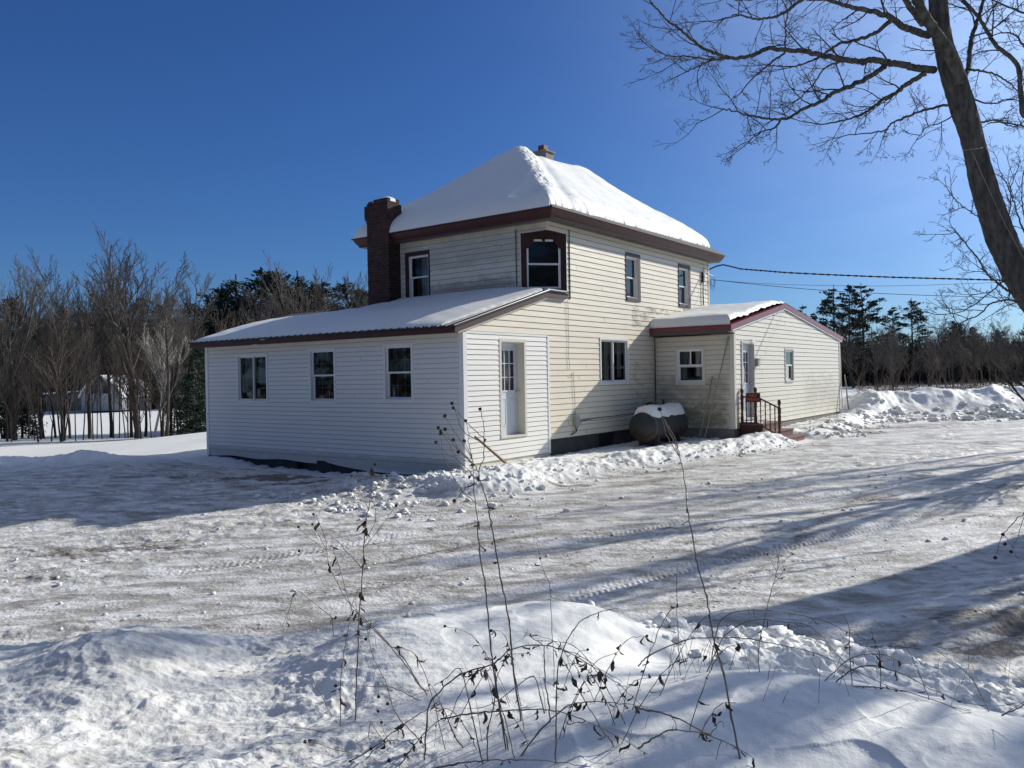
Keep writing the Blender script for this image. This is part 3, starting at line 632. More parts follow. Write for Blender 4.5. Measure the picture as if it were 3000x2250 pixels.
# ---- windows
window(FL(0), *OWA, 'slider', 'white trim', .055, 'two-pane sliding window, farthest along the shaded white wall', grid=(2, 4), curtains=[(.55, .97, .5, .97), (.1, .45, .35, .9)], sash=.035)
window(FL(0), *OWB, 'hung', 'white trim', .05, 'middle sash window of the shaded white wall', grid=(3, 2), rec=.07, sash=.034)
window(FL(0), *OWC, 'hung', 'white trim', .05, 'sash window nearest the corner on the shaded white wall', grid=(3, 2), rec=.07, sash=.034)
window(FR(0), *OW1, 'slider', 'white trim', .05, 'wide white sliding window beside the gas tank', curtains=[(.30, .47, 0, 1), (.52, .66, 0, 1), (.80, .95, .1, 1)], sash=.04)
window(FR(0), *OW2A, 'hung', 'dark brown', (.02, .15, .12, .09), 'brown framed upper window, nearer of the two', inner='white trim', rec=.08, sash=.034, curtains=[(.2, .9, .05, .45)])
window(FR(0), *OW2B, 'hung', 'dark brown', (.02, .15, .12, .09), 'brown framed upper window near the cable bracket', inner='white trim', rec=.08, sash=.034, curtains=[(0, 1, 0, .5)])
window(FL(U1), *OW2C, 'hung', 'dark brown', (.04, .14, .12, .05), 'brown framed upper window beside the brick chimney', inner='white trim', rec=.06, sash=.032, curtains=[(.05, .6, 0, 1)])
w3 = window(FL(U3), *OW3, 'hung', 'cream trim', .06, 'white sash window in the shaded entry wing wall', inner='white trim', rec=.04, sash=.05, curtains=[(.72, .96, .1, 1)])
m = MB(); m.box(FL(U3), -1.14, -1.10, .22, .68, -.05, -.015); m.build('muntin', M['white trim'], w3)
window(FR(WV), *OSW, 'hung', 'grey trim', .05, 'small narrow window in the sunlit gable wall', rec=.03, sash=.04, iw='white trim')
# ---- chamfered corner window with its carved valance
c1 = Vector((U1, .783)); c2 = Vector((3.969, 0)); L = (c2-c1).length; ax = (c2-c1)/L; nx = Vector((-(-ax.y), -ax.x)); nx = Vector((ax.y, -ax.x))
if nx.x > 0: nx = -nx
def FC(a, z, d): p = c1+ax*a+nx*d; return (p.x, p.y, z+ZG)
cw_ = window(FC, .0, L, 2.03, 3.45, 'hung', 'casing red', (.14, .14, .13, .09), 'large corner window in a chamfer, with dark carved head', inner='white trim', rec=.03, sash=.034, proud=.02)
half = [(0, 3.10), (.13, 3.10), (.16, 3.085), (.19, 3.12), (.215, 3.15), (.25, 3.165), (.275, 3.19), (.30, 3.25), (.33, 3.315), (.36, 3.335), (.42, 3.33), (.45, 3.35), (.475, 3.39), (.50, 3.37), (.52, 3.30), (.545, 3.27), (.56, 3.245)]
poly = [FC(0, 3.449, .022)]+[FC(a, z, .022) for a, z in half]+[FC(L-a, z, .022) for a, z in half[::-1][1:]]+[FC(L, 3.449, .022)]
m = MB(); nv = Vector((nx.x, nx.y, 0))*.03; m.prism(poly, nv); m.lathe([(.0, -.05), (.025, -.03), (.02, 0), (.03, .02), (.0, .04)], Vector(FC(L/2, 3.25, .055)), 8)
m.build('valance', M['dark brown'], cw_)
m = MB(); m.prism([FC(-.01, 3.452, 0), FC(L+.01, 3.452, 0), (U1-.01, -.012, 3.452+ZG)], (0, 0, .012)); m.build('soffit', M['dark brown'], HR)
# ---- doors
def door(F, o, recess, mould, slabm, label, cols, zr, ar, mw=.07, dirty=False):
    a0, a1, z0, z1 = o; m = MB()
    m.box(F, a0, a0+mw, z0+.03, z1, -.02, .035); m.box(F, a1-mw, a1, z0+.03, z1, -.02, .035); m.box(F, a0+mw, a1-mw, z1-mw, z1, -.02, .034)
    m.box(F, a0+mw, a0+mw+.02, z0+.03, z1-mw, -recess-.05, .02); m.box(F, a1-mw-.02, a1-mw, z0+.03, z1-mw, -recess-.05, .02); m.box(F, a0+mw+.02, a1-mw-.02, z1-mw-.02, z1-mw, -recess-.05, .02)
    m.box(F, a0, a1, z0-.01, z0+.03, -recess-.05, .05)
    fr = m.build('door_frame', M[mould], HR); tag(fr, 'frame around the '+label)
    p, q, r_, t = a0+mw+.022, a1-mw-.022, z0+.032, z1-mw-.022; W_, H_ = q-p, t-r_
    g0, g1, y0, y1 = p+W_*ar[0], p+W_*ar[1], r_+H_*zr[0], r_+H_*zr[1]
    s = MB(); d = -recess
    s.box(F, p, g0, r_, t, d-.04, d); s.box(F, g1, q, r_, t, d-.04, d); s.box(F, g0, g1, y1, t, d-.04, d); s.box(F, g0, g1, r_, y0, d-.04, d)
    for (x0, x1, a_, b_) in ((g0-.02, g0+.015, y0-.02, y1+.02), (g1-.015, g1+.02, y0-.02, y1+.02), (g0+.015, g1-.015, y1-.015, y1+.02), (g0+.015, g1-.015, y0-.02, y0+.015)): s.box(F, x0, x1, a_, b_, d-.02, d+.012)
    nx_, ny_ = cols
    for k in range(1, nx_): x = g0+(g1-g0)*k/nx_; s.box(F, x-.010, x+.010, y0, y1, d-.015, d+.006)
    for k in range(1, ny_): z = y0+(y1-y0)*k/ny_; s.box(F, g0, g1, z-.010, z+.010, d-.0155, d+.0055)
    for x0 in (p+W_*.12, p+W_*.56):
        x1 = x0+W_*.32; a_, b_ = r_+H_*.10, r_+H_*.40
        for (e0, e1, f0, f1) in ((x0, x0+.02, a_, b_), (x1-.02, x1, a_, b_), (x0+.02, x1-.02, b_-.02, b_), (x0+.02, x1-.02, a_, a_+.02)): s.box(F, e0, e1, f0, f1, d-.001, d+.010)
        s.box(F, x0+.05, x1-.05, a_+.05, b_-.05, d-.001, d+.007)
    o_ = tag(s.build('door', M[slabm], HR), label)
    g = MB(); outq(g, F, g0, g1, y0, y1, d-.01); g.build('pane', M['glass'], o_, recalc=False)
    r2 = MB(); D = d-1.0
    r2.box(F, p-.2, q+.2, r_, t+.1, D, D+.02); r2.box(F, p-.22, p-.2, r_, t+.1, D, d-.05); r2.box(F, q+.2, q+.22, r_, t+.1, D, d-.05); r2.box(F, p-.2, q+.2, t+.1, t+.12, D, d-.05); r2.box(F, p-.2, q+.2, r_-.02, r_, D, d-.05)
    r2.build('room', M['room'], o_)
    h = MB(); h.lathe([(.012, 0), (.012, .04), (.03, .05), (.028, .08), (.0, .085)], (0, 0, 0), 10)
    hb = h.build('handle', M['grey trim'], o_, smooth=True); hb.rotation_euler = (R(90), 0, 0); hb.location = F(q-.06, r_+H_*.47, d)
    return fr, o_
door(FR(0), D1, .15, 'cream trim', 'door paint', 'pale grey side door in the white panel, with nine small panes', (3, 3), (.48, .93), (.16, .84))
f2, d2_ = door(FR(WV), D2, .10, 'grey trim', 'door paint', 'weathered white entry door at the top of the steps', (3, 3), (.47, .90), (.16, .84), mw=.06)
m = MB(); rr = random.Random(3)
for k in range(14):
    a = rr.uniform(9.75, 10.15); z = .87+rr.uniform(-.06, .06)
    P = [Vector(FR(WV)(a+rr.uniform(-.09, .09), z+rr.uniform(-.05, .05), rr.uniform(.03, .10))) for _ in range(3)]
    m.add(P, [(0, 1, 2)])
m.build('torn_flashing', M['white trim'], f2, recalc=False)
# ---- main hip roof: soffit and crown, shingles, snow
prof = [(0, 3.664), (.300, 3.655), (.305, 3.695), (.335, 3.725), (.37, 3.775), (.40, 3.83), (.415, 3.86), (.455, 3.868), (.455, 3.888)]
def loop(o, z): return [(U1-o, -o, z+ZG), (U2+o, -o, z+ZG), (U2+o, V2+o, z+ZG), (U1-o, V2+o, z+ZG)]
m = MB(); s = MB()
for k in range(len(prof)-1):
    A, B = loop(*prof[k]), loop(*prof[k+1])
    for i in range(4):
        (s if k == 0 else m).quad(A[i], A[(i+1) % 4], B[(i+1) % 4], B[i])
ro = MB(); SL = .735; E0 = -.455; hw = (V2+.91)/2; zr_ = 3.888+SL*hw
cs = loop(.455, 3.886); r1 = (U1-.455+hw, V2/2, zr_+ZG); r2_ = (U2+.455-hw, V2/2, zr_+ZG)
ro.add(cs+[r1, r2_], [(0, 1, 5, 4), (2, 3, 4, 5), (3, 0, 4), (1, 2, 5)])
roof = tag(ro.build('roof', M['shingle'], HR, recalc=False), 'steep hip roof of the two-storey block under deep snow')
m.build('cornice', M['burgundy'], HR, recalc=False); s.build('soffit', M['soffit'], HR, recalc=False)
def grid_mesh(name, fn, nu, nv_, mat, parent, cluster=True, smooth=True):
    cl = (lambda t: .5-.5*np.cos(math.pi*t)) if cluster else (lambda t: t)
    S, T = np.meshgrid(cl(np.linspace(0, 1, nu)), cl(np.linspace(0, 1, nv_)), indexing='ij')
    P = fn(S, T); P = np.stack(P, -1).reshape(-1, 3)
    i, j = np.meshgrid(np.arange(nu-1), np.arange(nv_-1), indexing='ij'); q = np.stack([i*nv_+j, (i+1)*nv_+j, (i+1)*nv_+j+1, i*nv_+j+1], -1).reshape(-1, 4)
    me = bpy.data.meshes.new(name); n = len(q)
    me.vertices.add(len(P)); me.vertices.foreach_set('co', P.ravel()); me.loops.add(n*4); me.loops.foreach_set('vertex_index', q.ravel().astype(np.int32))
    me.polygons.add(n); me.polygons.foreach_set('loop_start', np.arange(0, n*4, 4, dtype=np.int32)); me.polygons.foreach_set('use_smooth', np.full(n, smooth)); me.update(calc_edges=True)
    me.materials.append(mat); o = bpy.data.objects.new(name, me); COL.objects.link(o); o.parent = parent; return o
def smin(a, b, k): h = np.clip(.5+.5*(b-a)/k, 0, 1); return b*(1-h)+a*h-k*h*(1-h)
def roof_snow(S, T):
    um = U2+.43-.62*np.exp(-T*9); u = (U1-.43)*(1-S)+um*S
    v0 = -.36+.20*S+.035*noise(S*14, S*0, 5)+.03*noise(S*50, S*0, 6)+.015*noise(S*140, S*0, 7); v = v0*(1-T)+(V2+.42)*T
    d1 = v+.455; d2 = V2+.455-v; d3 = u-U1+.455; d4 = U2+.455-u
    zz = 3.888+SL*smin(smin(d1, d2, .35), smin(d3, d4, .5), .14)
    eu = np.minimum(S*9.5, (1-S)*9.5); ev = np.minimum(T*6.2, (1-T)*6.2)
    e = np.clip(np.minimum(eu, ev)/.28, 0, 1); pr = np.sqrt(1-(1-e)**2)
    thick = .25+.05*noise(u*.6, v*.8, 9)+.012*noise(u*2.5, v*3, 10)
    hip = d1-d3                                     # zero on the hip nearest the camera
    crust = gauss(hip+.30, .34)*sstep(.0, .25, T)
    rip = .030*clods(u*13+v*5, v*13-u*5, 12)+.030*billow(u*9, v*7, 13, 3)
    low = gauss(d1-1.0-.5*sstep(0, 3, d3), .35)*sstep(3.2, .8, d3)*sstep(.15, .5, d3)
    thick = thick-.13*low+crust*(rip*1.6-.02)-.06*gauss(hip+.85, .25)
    thick = thick+.015*clods(u*5, v*9, 14)*sstep(.9, .3, d1)*sstep(4.0, 1, d3)
    thick = thick+.10*gauss(u-9.6, .8)*gauss(d1-hw, .8)+.006*noise(u*1.2, v*7, 15)+.012*noise(u*1.4+v, v*4-u*.5, 16)+.010*fbm(u*2.2, v*9, 17, 3)*sstep(2.2, .3, d1)
    return u, v, zz-.012*(1-pr)+thick*pr+ZG
grid_mesh('snow', roof_snow, 420, 300, M['snow'], roof)
# ---- low lean-to roof in front
def roofL(u): return 1.047+(2.012-1.047)*(u+.356)/3.427
m = MB(); v0, v1 = -.13, 9.36
m.add(lq([(-.38, v0, 1.045), (3.07, v0, 2.015), (3.07, v1, 2.015), (-.38, v1, 1.045), (-.38, v0, 1.015), (3.07, v0, 1.985), (3.07, v1, 1.985), (-.38, v1, 1.015)]), [(0, 1, 2, 3), (4, 5, 6, 7), (0, 1, 5, 4), (3, 2, 6, 7), (0, 3, 7, 4)])
m.add(lq([(3.07, v0, 2.015), (3.96, v0, 2.015), (3.96, .02, 2.015), (3.15, .82, 2.015), (3.07, 1.0, 2.015), (3.07, v0, 1.985), (3.96, v0, 1.985)]), [(0, 1, 2, 3, 4), (0, 1, 6, 5)])
for k in range(42):
    v = -.10+k*.2295; a = Vector((-.395, v, roofL(-.395)+ZG)); b = Vector((3.07, v, roofL(3.07)+ZG)); w_ = Vector((0, .02, 0)); hh = Vector((0, 0, .022))
    m.add([a-w_, a+w_, a+w_*.6+hh, a-w_*.6+hh, b-w_, b+w_, b+w_*.6+hh, b-w_*.6+hh], [(0, 1, 2, 3), (0, 1, 5, 4), (1, 2, 6, 5), (2, 3, 7, 6), (3, 0, 4, 7)])
lean = tag(m.build('roof', M['black metal'], HR, recalc=False), 'low sloping black metal roof over the white wing, under smooth snow')
m = MB()
m.box(FL(-.356+.02), -.0955, 9.345, .902, 1.012, -.0, .02)                       # eave board
for v_ in (-.0955, 9.33):
    a = lq([(-.356, v_, .902), (3.07, v_, 1.8605), (3.07, v_, 1.984), (-.356, v_, 1.014)]); m.prism(a, (0, .02, 0))
m.prism(lq([(3.07, -.0955, 1.8605), (3.903, -.0955, 1.8605), (3.903, -.0955, 1.984), (3.07, -.0955, 1.984)]), (0, .02, 0))
m.prism(lq([(3.903, -.0955, 1.8605), (3.903, 0, 1.8605), (3.903, 0, 1.984), (3.903, -.0955, 1.984)]), (-.02, 0, 0))
m.add(lq([(-.336, -.075, .91), (0, -.075, 1.003), (0, 9.33, 1.003), (-.336, 9.33, .91)]), [(0, 1, 2, 3)])
m.build('fascia', M['burgundy'], HR)
m = MB(); m.prism(lq([(-.2, -.06, .90), (3.07, -.06, 1.825), (3.07, -.06, 1.8605), (-.2, -.06, .945)]), (0, .05, 0)); m.build('rake_moulding', M['cream trim'], HR)
def lean_snow(S, T):
    # S up the slope, T along the wing; the snow stops short of the near rake and the house wall pushes it up
    v = (.30+.02*noise(S*15, S*0, 3)-.22*S)*(1-T)+9.30*T; u = -.30*(1-S)+3.06*S
    e1 = np.minimum(S*3.4, 99); ev = np.minimum(T*9, (1-T)*9*.55); e = np.clip(np.minimum(e1/.28, ev/.13), 0, 1); pr = np.sqrt(1-(1-e)**2)
    th = .085+.03*noise(u*.8, v*.35, 71)+.05*gauss(u-1.2, 1)-.09*sstep(2.0, 3.06, u)*sstep(5.3, 6.2, v)+.010*noise(u*3, v*2, 72)+.07*gauss(u-3.1, .8)*sstep(6, 5, v)
    th = th*(.45+.55*sstep(.1, 1.2, v))
    sag = -.10*sstep(6, 9.3, v)*sstep(.5, 3, u)
    return u, v, roofL(u)+.004+th*pr+sag*pr*.6+ZG
grid_mesh('snow', lean_snow, 120, 260, M['snow'], lean)
m = MB(); F_ = lambda a, z, d: (a, z, d)
cb = MB(); cb.prism([(3.10, -.05, 2.02+ZG), (3.9, -.05, 2.02+ZG), (3.9, -.02, 2.02+ZG), (3.12, .74, 2.02+ZG)], (0, 0, .035)); cb.build('snow', M['snow'], lean, recalc=True)
# ---- entry wing roof
UR = 12.917; EZ = 1.2955; PZ = 2.1523; UL, URR = U3-.31, U4+.31; VF = -2.433; sl, srr = (PZ-EZ)/(UR-UL), (PZ-EZ)/(URR-UR)
def wz(u): return np.where(u < UR, EZ+(u-UL)*sl, PZ-(u-UR)*srr)
m = MB()
m.add(lq([(UL-.02, VF-.03, EZ+.004), (UR, VF-.03, PZ+.008), (UR, 3, PZ+.008), (U2, 3, float(wz(U2))), (U2, 0, float(wz(U2))), (UL-.02, 0, EZ+.004)]), [(0, 1, 2, 3, 4, 5)])
m.add(lq([(UR, VF-.03, PZ+.008), (URR+.02, VF-.03, EZ+.004), (URR+.02, 3, EZ+.004), (UR, 3, PZ+.008)]), [(0, 1, 2, 3)])
wroof = tag(m.build('roof', M['burgundy metal'], HR, recalc=False), 'shallow gabled roof of the entry wing with burgundy edges')
m = MB(); TH_ = .150
for (a, za, b, zb) in ((UL, EZ, UR, PZ), (UR, PZ, URR, EZ)):
    m.prism(lq([(a, VF, za-TH_), (b, VF, zb-TH_-.01), (b, VF, zb), (a, VF, za)]), (0, -.022, 0))
m.box(FL(UL+.02), VF, 0, EZ-.11, EZ, 0, .02)
m.build('fascia', M['burgundy metal'], HR)
m = MB(); m.box(FL(UL+.03), VF+.02, 0, EZ-.215, EZ-.112, 0, .02); m.add(lq([(UL, VF, EZ-.215), (U3, VF, EZ-.215), (U3, 0, EZ-.215), (UL, 0, EZ-.215)]), [(0, 1, 2, 3)])
m.build('soffit', M['soffit'], HR)
m = MB()
for (a, za, b, zb) in ((UL+.15, EZ+.028, UR, PZ), (UR, PZ, URR-.1, EZ+.012)):
    m.prism(lq([(a, VF+.004, za-TH_-.045), (b, VF+.004, zb-TH_-.05), (b, VF+.004, zb-TH_-.008), (a, VF+.004, za-TH_-.004)]), (0, -.012, 0))
m.build('rake_moulding', M['white trim'], HR)
def wing_snow(S, T):
    u = (UL+.02)*(1-S)+(URR-.03)*S; v = (VF+.02+.03*noise(S*30, S*0, 4))*(1-T)+0*T; v = np.where(u > U2+.1, (VF+.02)*(1-T)+2.6*T, v)
    eu = np.minimum((u-UL-.02), (URR-.03-u)); ev = (v-VF)*np.ones_like(u)
    e = np.clip(np.minimum(eu/.22, ev/.20), 0, 1); pr = np.sqrt(1-(1-e)**2)
    th = .21-.14*sstep(UR-1.0, UR+.6, u)+.03*noise(u*.7, v*.8, 31)+.05*gauss(u-UL-.5, .5)
    th = th+.03*clods(u*7, v*7, 33)*sstep(.30, .05, v-VF)*(u < UR)+.008*noise(u*3, v*4, 34)
    z = np.where(u < UR, EZ+(u-UL)*sl, PZ-(u-UR)*srr); z = smin(z, np.full_like(z, PZ-.01), .2)+.012
    return u, v, z+th*pr+ZG
grid_mesh('snow', wing_snow, 300, 90, M['snow'], wroof)
# ---- chimneys
m = MB(); rr = random.Random(11); z = 1.5; k = 0; cu0, cu1, cv0, cv1 = 2.70, 3.16, 4.81, 5.62
while z < 4.80:
    o = 0
    if z > 4.20: o = .045*min(1, (z-4.20)/.12)
    if z > 4.62: o = max(0, .045-.05*(z-4.62)/.12)
    j = lambda: rr.uniform(-.004, .004)
    top = z+.078 >= 4.72
    if not top:
        m.box(FR(0), cu0-o+j(), cu1+.02, z, z+.0775, -(cv1+o)+j(), -(cv0-o)+j())
    else:
        a = cu0
        nb = 4
        for i in range(4):
            for q_ in range(3):
                if rr.random() < .25 and z > 4.72: continue
                m.box(FR(0), cu0+i*.115+.003, cu0+(i+1)*.115-.003, z, z+.074, -(cv0+(q_+1)*.27-.004), -(cv0+q_*.27+.004))
        m.box(FR(0), cu0+.03, cu1-.03, z-.01, z+.05, -(cv1-.03), -(cv0+.03))
    z += .078; k += 1
chim = tag(m.build('chimney', M['brick'], HR), 'tall dark red brick chimney against the upper wall')
bpy.context.view_layer.update()
sn = grid_mesh('snow_cap', lambda S, T: (2.71+.46*S, 4.82+.62*T, 4.77+.20*np.sqrt(np.clip(1-(2*S-1)**2, 0, 1))*np.sqrt(np.clip(1-(2*T-1)**2, 0, 1))*(.6+.4*(1-T))+ZG), 20, 20, M['snow'], chim)
m = MB(); m.box(FR(0), 2.88, 3.12, 1.8, 2.12, -4.8, -4.62); m.build('flashing', M['cable'], chim)
m = MB(); m.box(FR(0), 8.95, 9.40, 5.6, 7.28, -4.42, -3.90); m.box(FR(0), 8.90, 9.45, 7.26, 7.31, -4.46, -3.86)
ch2 = tag(m.build('chimney', M['grey block'], HR), 'small grey block chimney behind the ridge')
m = MB(); m.box(FR(0), 9.07, 9.30, 7.31, 7.52, -4.28, -4.05); m.build('flue', M['tread'], ch2)
# ---- fittings on the walls (each mounted piece is a thing of its own)
def place(o): o.location = (X0, Y0, 0); o.rotation_euler = (0, 0, TH); return o
t = MB(); F = FR(0); t.box(F, 4.14, 4.30, -1.26, -1.0, .012, .12); mo = place(tag(t.build('utility_box', M['grey box']), 'small grey utility box low on the sunny cream wall', 'utility box'))
t = MB(); t.box(F, 4.13, 4.31, -1.005, -.985, .012, .135); t.build('lid', M['grey trim'], mo); t = MB(); t.tube([F(4.17, -1.26, .06), F(4.18, -1.34, .07), F(4.25, -1.38, .06)], .008, 6); t.build('conduit', M['cable'], mo)
t = MB(); t.tube([F(4.02, -1.46, .03), F(4.12, -1.42, .05), F(4.22, -1.38, .06), F(4.3, -1.25, .06), F(4.5, -1.14, .05), F(4.9, -1.12, .06), F(5.1, -1.09, .2), F(5.3, -1.05, .55), F(5.5, -.98, 1.0)], .010, 5)
place(tag(t.build('cable', M['cable']), 'black cable looping from the utility box to the gas tank', 'cable'))
t = MB(); t.tube([F(4.34, -1.13, .05), F(4.6, -1.15, .05), F(4.8, -1.14, .05), F(5.0, -1.16, .1), F(5.25, -1.1, .5), F(5.45, -1.02, .95)], .007, 5)
place(tag(t.build('cable', M['cable']), 'thinner slack line under the cable to the gas tank', 'cable'))
pts = [F(3.96+.012*math.sin(z*9)+.02*(2-z)/2, z, .035) for z in np.arange(1.84, .05, -.12)]; t = MB(); t.tube(pts, .005, 4)
place(tag(t.build('cable', M['cable']), 'thin wire hanging down the cream wall from the roof end', 'cable'))
pts = [F(4.05, -.05, .03), F(4.08, .05, .06), F(4.16, .08, .04)]+[F(4.17+.05*(1-(z+1)/1.1)+.01*math.sin(z*8), z, .035) for z in np.arange(0, -1.3, -.13)]+[F(4.24, -1.4, .05), F(4.05, -1.47, .03)]; t = MB(); t.tube(pts, .005, 4)
place(tag(t.build('cable', M['cable']), 'loose wire running down past the utility box', 'cable'))
Fw = FR(WV); t = MB(); t.box(Fw, 10.26, 10.42, .17, .40, .012, .11); mo = place(tag(t.build('mailbox', M['grey box']), 'grey wall mailbox right of the entry door', 'mailbox'))
t = MB(); t.prism([Fw(10.25, .40, .012), Fw(10.43, .40, .012), Fw(10.43, .37, .13), Fw(10.25, .37, .13)], (0, 0, .015)); t.build('lid', M['grey trim'], mo)
t = MB(); t.box(F, 3.60, 3.62, -1.42, -1.32, .015, .03)
# downspout-like flex and poles
t = MB(); t.tube([F(U3-.10, 1.2, .05), F(U3-.16, 1.05, .10), F(U3-.09, .6, .07), F(U3-.07, -.3, .06), F(U3-.06, -1.45, .06)], .016, 6)
place(tag(t.build('cable', M['cable']), 'black conduit in the inner corner by the entry wing', 'cable'))
def leaning(p0, p1, r0_, r1_, mat, name, label, cat):
    t = MB(); n = 8; A, B = Vector(p0), Vector(p1)
    t.tube([A.lerp(B, k/n)+Vector((.006*math.sin(k*2.1), .006*math.cos(k*1.7), 0)) for k in range(n+1)], [r0_+(r1_-r0_)*k/n for k in range(n+1)], 7)
    return place(tag(t.build(name, M[mat]), label, cat))
leaning((8.08, -1.74, .18), (8.585, -2.28, .99+ZG), .016, .022, 'pole', 'pole', 'longer of two thin poles leaning on the shaded wing wall', 'pole')
leaning((8.05, -1.60, .18), (8.59, -1.80, -.10+ZG), .014, .020, 'pole', 'pole', 'shorter thin pole leaning on the shaded wing wall', 'pole')
leaning((19.30, -2.75, .15), (19.72, -2.50, -.15+ZG), .03, .022, 'pole', 'pole', 'thin pole leaning on the far corner of the entry wing', 'pole')
leaning((19.62, -2.42, .15), (19.60, -2.36, 1.0+ZG), .02, .02, 'grey trim', 'pole', 'upright pipe at the far corner of the entry wing', 'pole')
# plank
t = MB(); A, B = Vector((.44, -.86, -1.86+ZG)), Vector((.17, -.14, -1.22+ZG)); ax_ = (B-A).normalized(); sd = ax_.cross(Vector((0, 0, 1))).normalized()*.045; th = ax_.cross(sd).normalized()*.018
t.add([A-sd-th, A+sd-th, A+sd+th, A-sd+th, B-sd-th, B+sd-th*.4, B+sd+th, B-sd+th], [(0, 1, 2, 3), (4, 5, 6, 7), (0, 1, 5, 4), (1, 2, 6, 5), (2, 3, 7, 6), (3, 0, 4, 7)])
place(tag(t.build('plank', M['wood']), 'weathered board leaning on the white wall near the corner', 'plank'))
# ---- gas tank
tk = empty('gas_tank', h2w(7.0, -.95, -2.0), TH); tag(tk, 'dull grey horizontal gas tank under a slab of snow, rusted at the foot', 'gas tank')
zc = .63; Rr = .385; Ln = 2.05
n = N('blotched grey tank'); v = n.coords(); sx = n.new('ShaderNodeSeparateXYZ'); n.link(v, sx.inputs[0])
lo = n.new('ShaderNodeMapRange'); n.link(sx.outputs[2], lo.inputs[0]); lo.inputs[1].default_value = .95; lo.inputs[2].default_value = .45
e = n.math('ADD', n.math('MULTIPLY', lo.outputs[0], .3), n.noise(v, 5, 8, .75)); ms = n.new('ShaderNodeMapRange', interpolation_type='SMOOTHSTEP'); n.link(e, ms.inputs[0]); ms.inputs[1].default_value = .72; ms.inputs[2].default_value = .78
rust = n.ramp(n.noise(v, 9, 3), [(.4, (.012, .010, .010)), (.6, (.07, .03, .022))])
n.link(n.mix(ms.outputs[0], n.mix(n.noise(v, 2, 3), (.024, .029, .029), (.042, .048, .048)), rust), n.b.inputs['Base Color']); n.setv(Roughness=.75); M['tankb'] = n.m
t = MB(); prof = []
for k in range(9): a = math.pi/2*k/8; prof.append((Rr*math.sin(a), -Ln/2+.05-.20*math.cos(a)+0))
prof2 = prof+[(Rr, -Ln/2+.06), (Rr, Ln/2-.06)]+[(r_, -z_) for r_, z_ in prof[::-1]]
t.lathe([(max(r_, .002), z_) for r_, z_ in prof2], (0, 0, 0), 32)
t.v = [(z_, y_, x_+zc) for x_, y_, z_ in t.v]; t.build('shell', M['tankb'], tk, smooth=True)
t = MB()
for x_ in (-Ln/2+.10, Ln/2-.10): t = MB(); t.tube([(x_-.012, 0, zc), (x_+.012, 0, zc)], Rr+.008, 32); t.build('weld_band', M['tank'], tk)

for x_ in (-.62, .62): t = MB(); t.box(lambda a, z, d: (a, z, d), x_-.06, x_+.06, -.28, .28, .0, .45); t.build('leg', M['dark block'], tk)
hd = MB(); hd.lathe([(.15, 0), (.155, .14), (.13, .22), (.07, .27), (.004, .28)], (-.28, .12, zc+Rr-.02), 16); hd.build('valve_hood', M['black metal'], tk, smooth=True)
hd = MB(); hd.tube([(.35, .05, zc+Rr-.03), (.35, .05, zc+Rr+.30)], .035, 10); hd.build('vent_pipe', M['black metal'], tk)
hd = MB(); hd.tube([(-.75, -.25, zc-.30), (-.78, -.28, .38), (-.85, -.30, .15)], .012, 6); hd.build('hose', M['needle blue'], tk)
def tank_snow(S, T):
    x = -1.02+2.10*S; w_ = .30; y = -w_+2*w_*T
    e = np.clip(np.minimum(np.minimum(S, 1-S)*2.1/.16, np.minimum(T, 1-T)*.60/.12), 0, 1); pr = np.sqrt(1-(1-e)**2)
    base = zc+np.sqrt(np.maximum(Rr**2-y**2, .01))-.02
    base = base-.14*sstep(-.85, -1.05, x)-.14*sstep(.9, 1.1, x)
    return x, y+.02*noise(x*4, y*4, 2), base+(.19+.04*noise(x*2.2, y*3, 3)-.05*gauss(x-.1, .12))*pr-.05*(1-pr)
grid_mesh('snow_cap', tank_snow, 70, 40, M['snow'], tk)
# ---- entry steps and railing
es = empty('entry_steps', h2w(9.0, WV, -2.0), TH); tag(es, 'red brown wooden entry steps with turned posts and rails', 'steps')
def Fs(u, z, v): return (u-9.0, v-WV, z+ZG)       # local frame of the steps: v is the world's v
t = MB(); t.box(Fs, 8.98, 10.62, -1.455, -1.415, -3.06, WV-.02)
t.build('landing', M['tread'], es)
for k, (zt, va, vb) in enumerate(((-1.62, -3.36, -3.02), (-1.79, -3.68, -3.32))):
    t = MB(); t.box(Fs, 9.0, 10.62, zt-.035, zt, va-.02, vb); t.build('tread', M['tread'], es)
    t = MB(); t.box(Fs, 9.02, 10.6, zt-.30, zt-.036, va, va+.02); t.build('riser', M['tread'], es)
t = MB(); t.box(Fs, 9.02, 10.6, -2.0, -1.456, -3.04, -3.02); t.build('riser', M['tread'], es)
t = MB()
for u_ in (8.99, 10.58): t.prism([Fs(u_, -2.1, -2.40), Fs(u_, -1.456, -2.40), Fs(u_, -1.456, -3.03), Fs(u_, -1.66, -3.03), Fs(u_, -1.66, -3.34), Fs(u_, -1.83, -3.34), Fs(u_, -1.83, -3.67), Fs(u_, -2.1, -3.67)], (.035, 0, 0))
t.build('stringer', M['stain'], es)
def newel(v_, z0, z1):
    h = z1-z0; P = [(.045, 0), (.045, h*.22), (.032, h*.24), (.040, h*.27), (.030, h*.33), (.042, h*.50), (.046, h*.62), (.032, h*.66), (.045, h*.68), (.047, h*.80), (.032, h*.82), (.024, h*.84), (.036, h*.87), (.048, h*.92), (.046, h*.955), (.026, h*.99), (.004, h)]
    t = MB(); t.lathe(P, Fs(9.03, z0, v_), 12); t.build('newel_post', M['stain'], es, smooth=True)
newel(-2.46, -1.45, -.44); newel(-2.84, -1.45, -.41); newel(-3.49, -1.95, -.74)
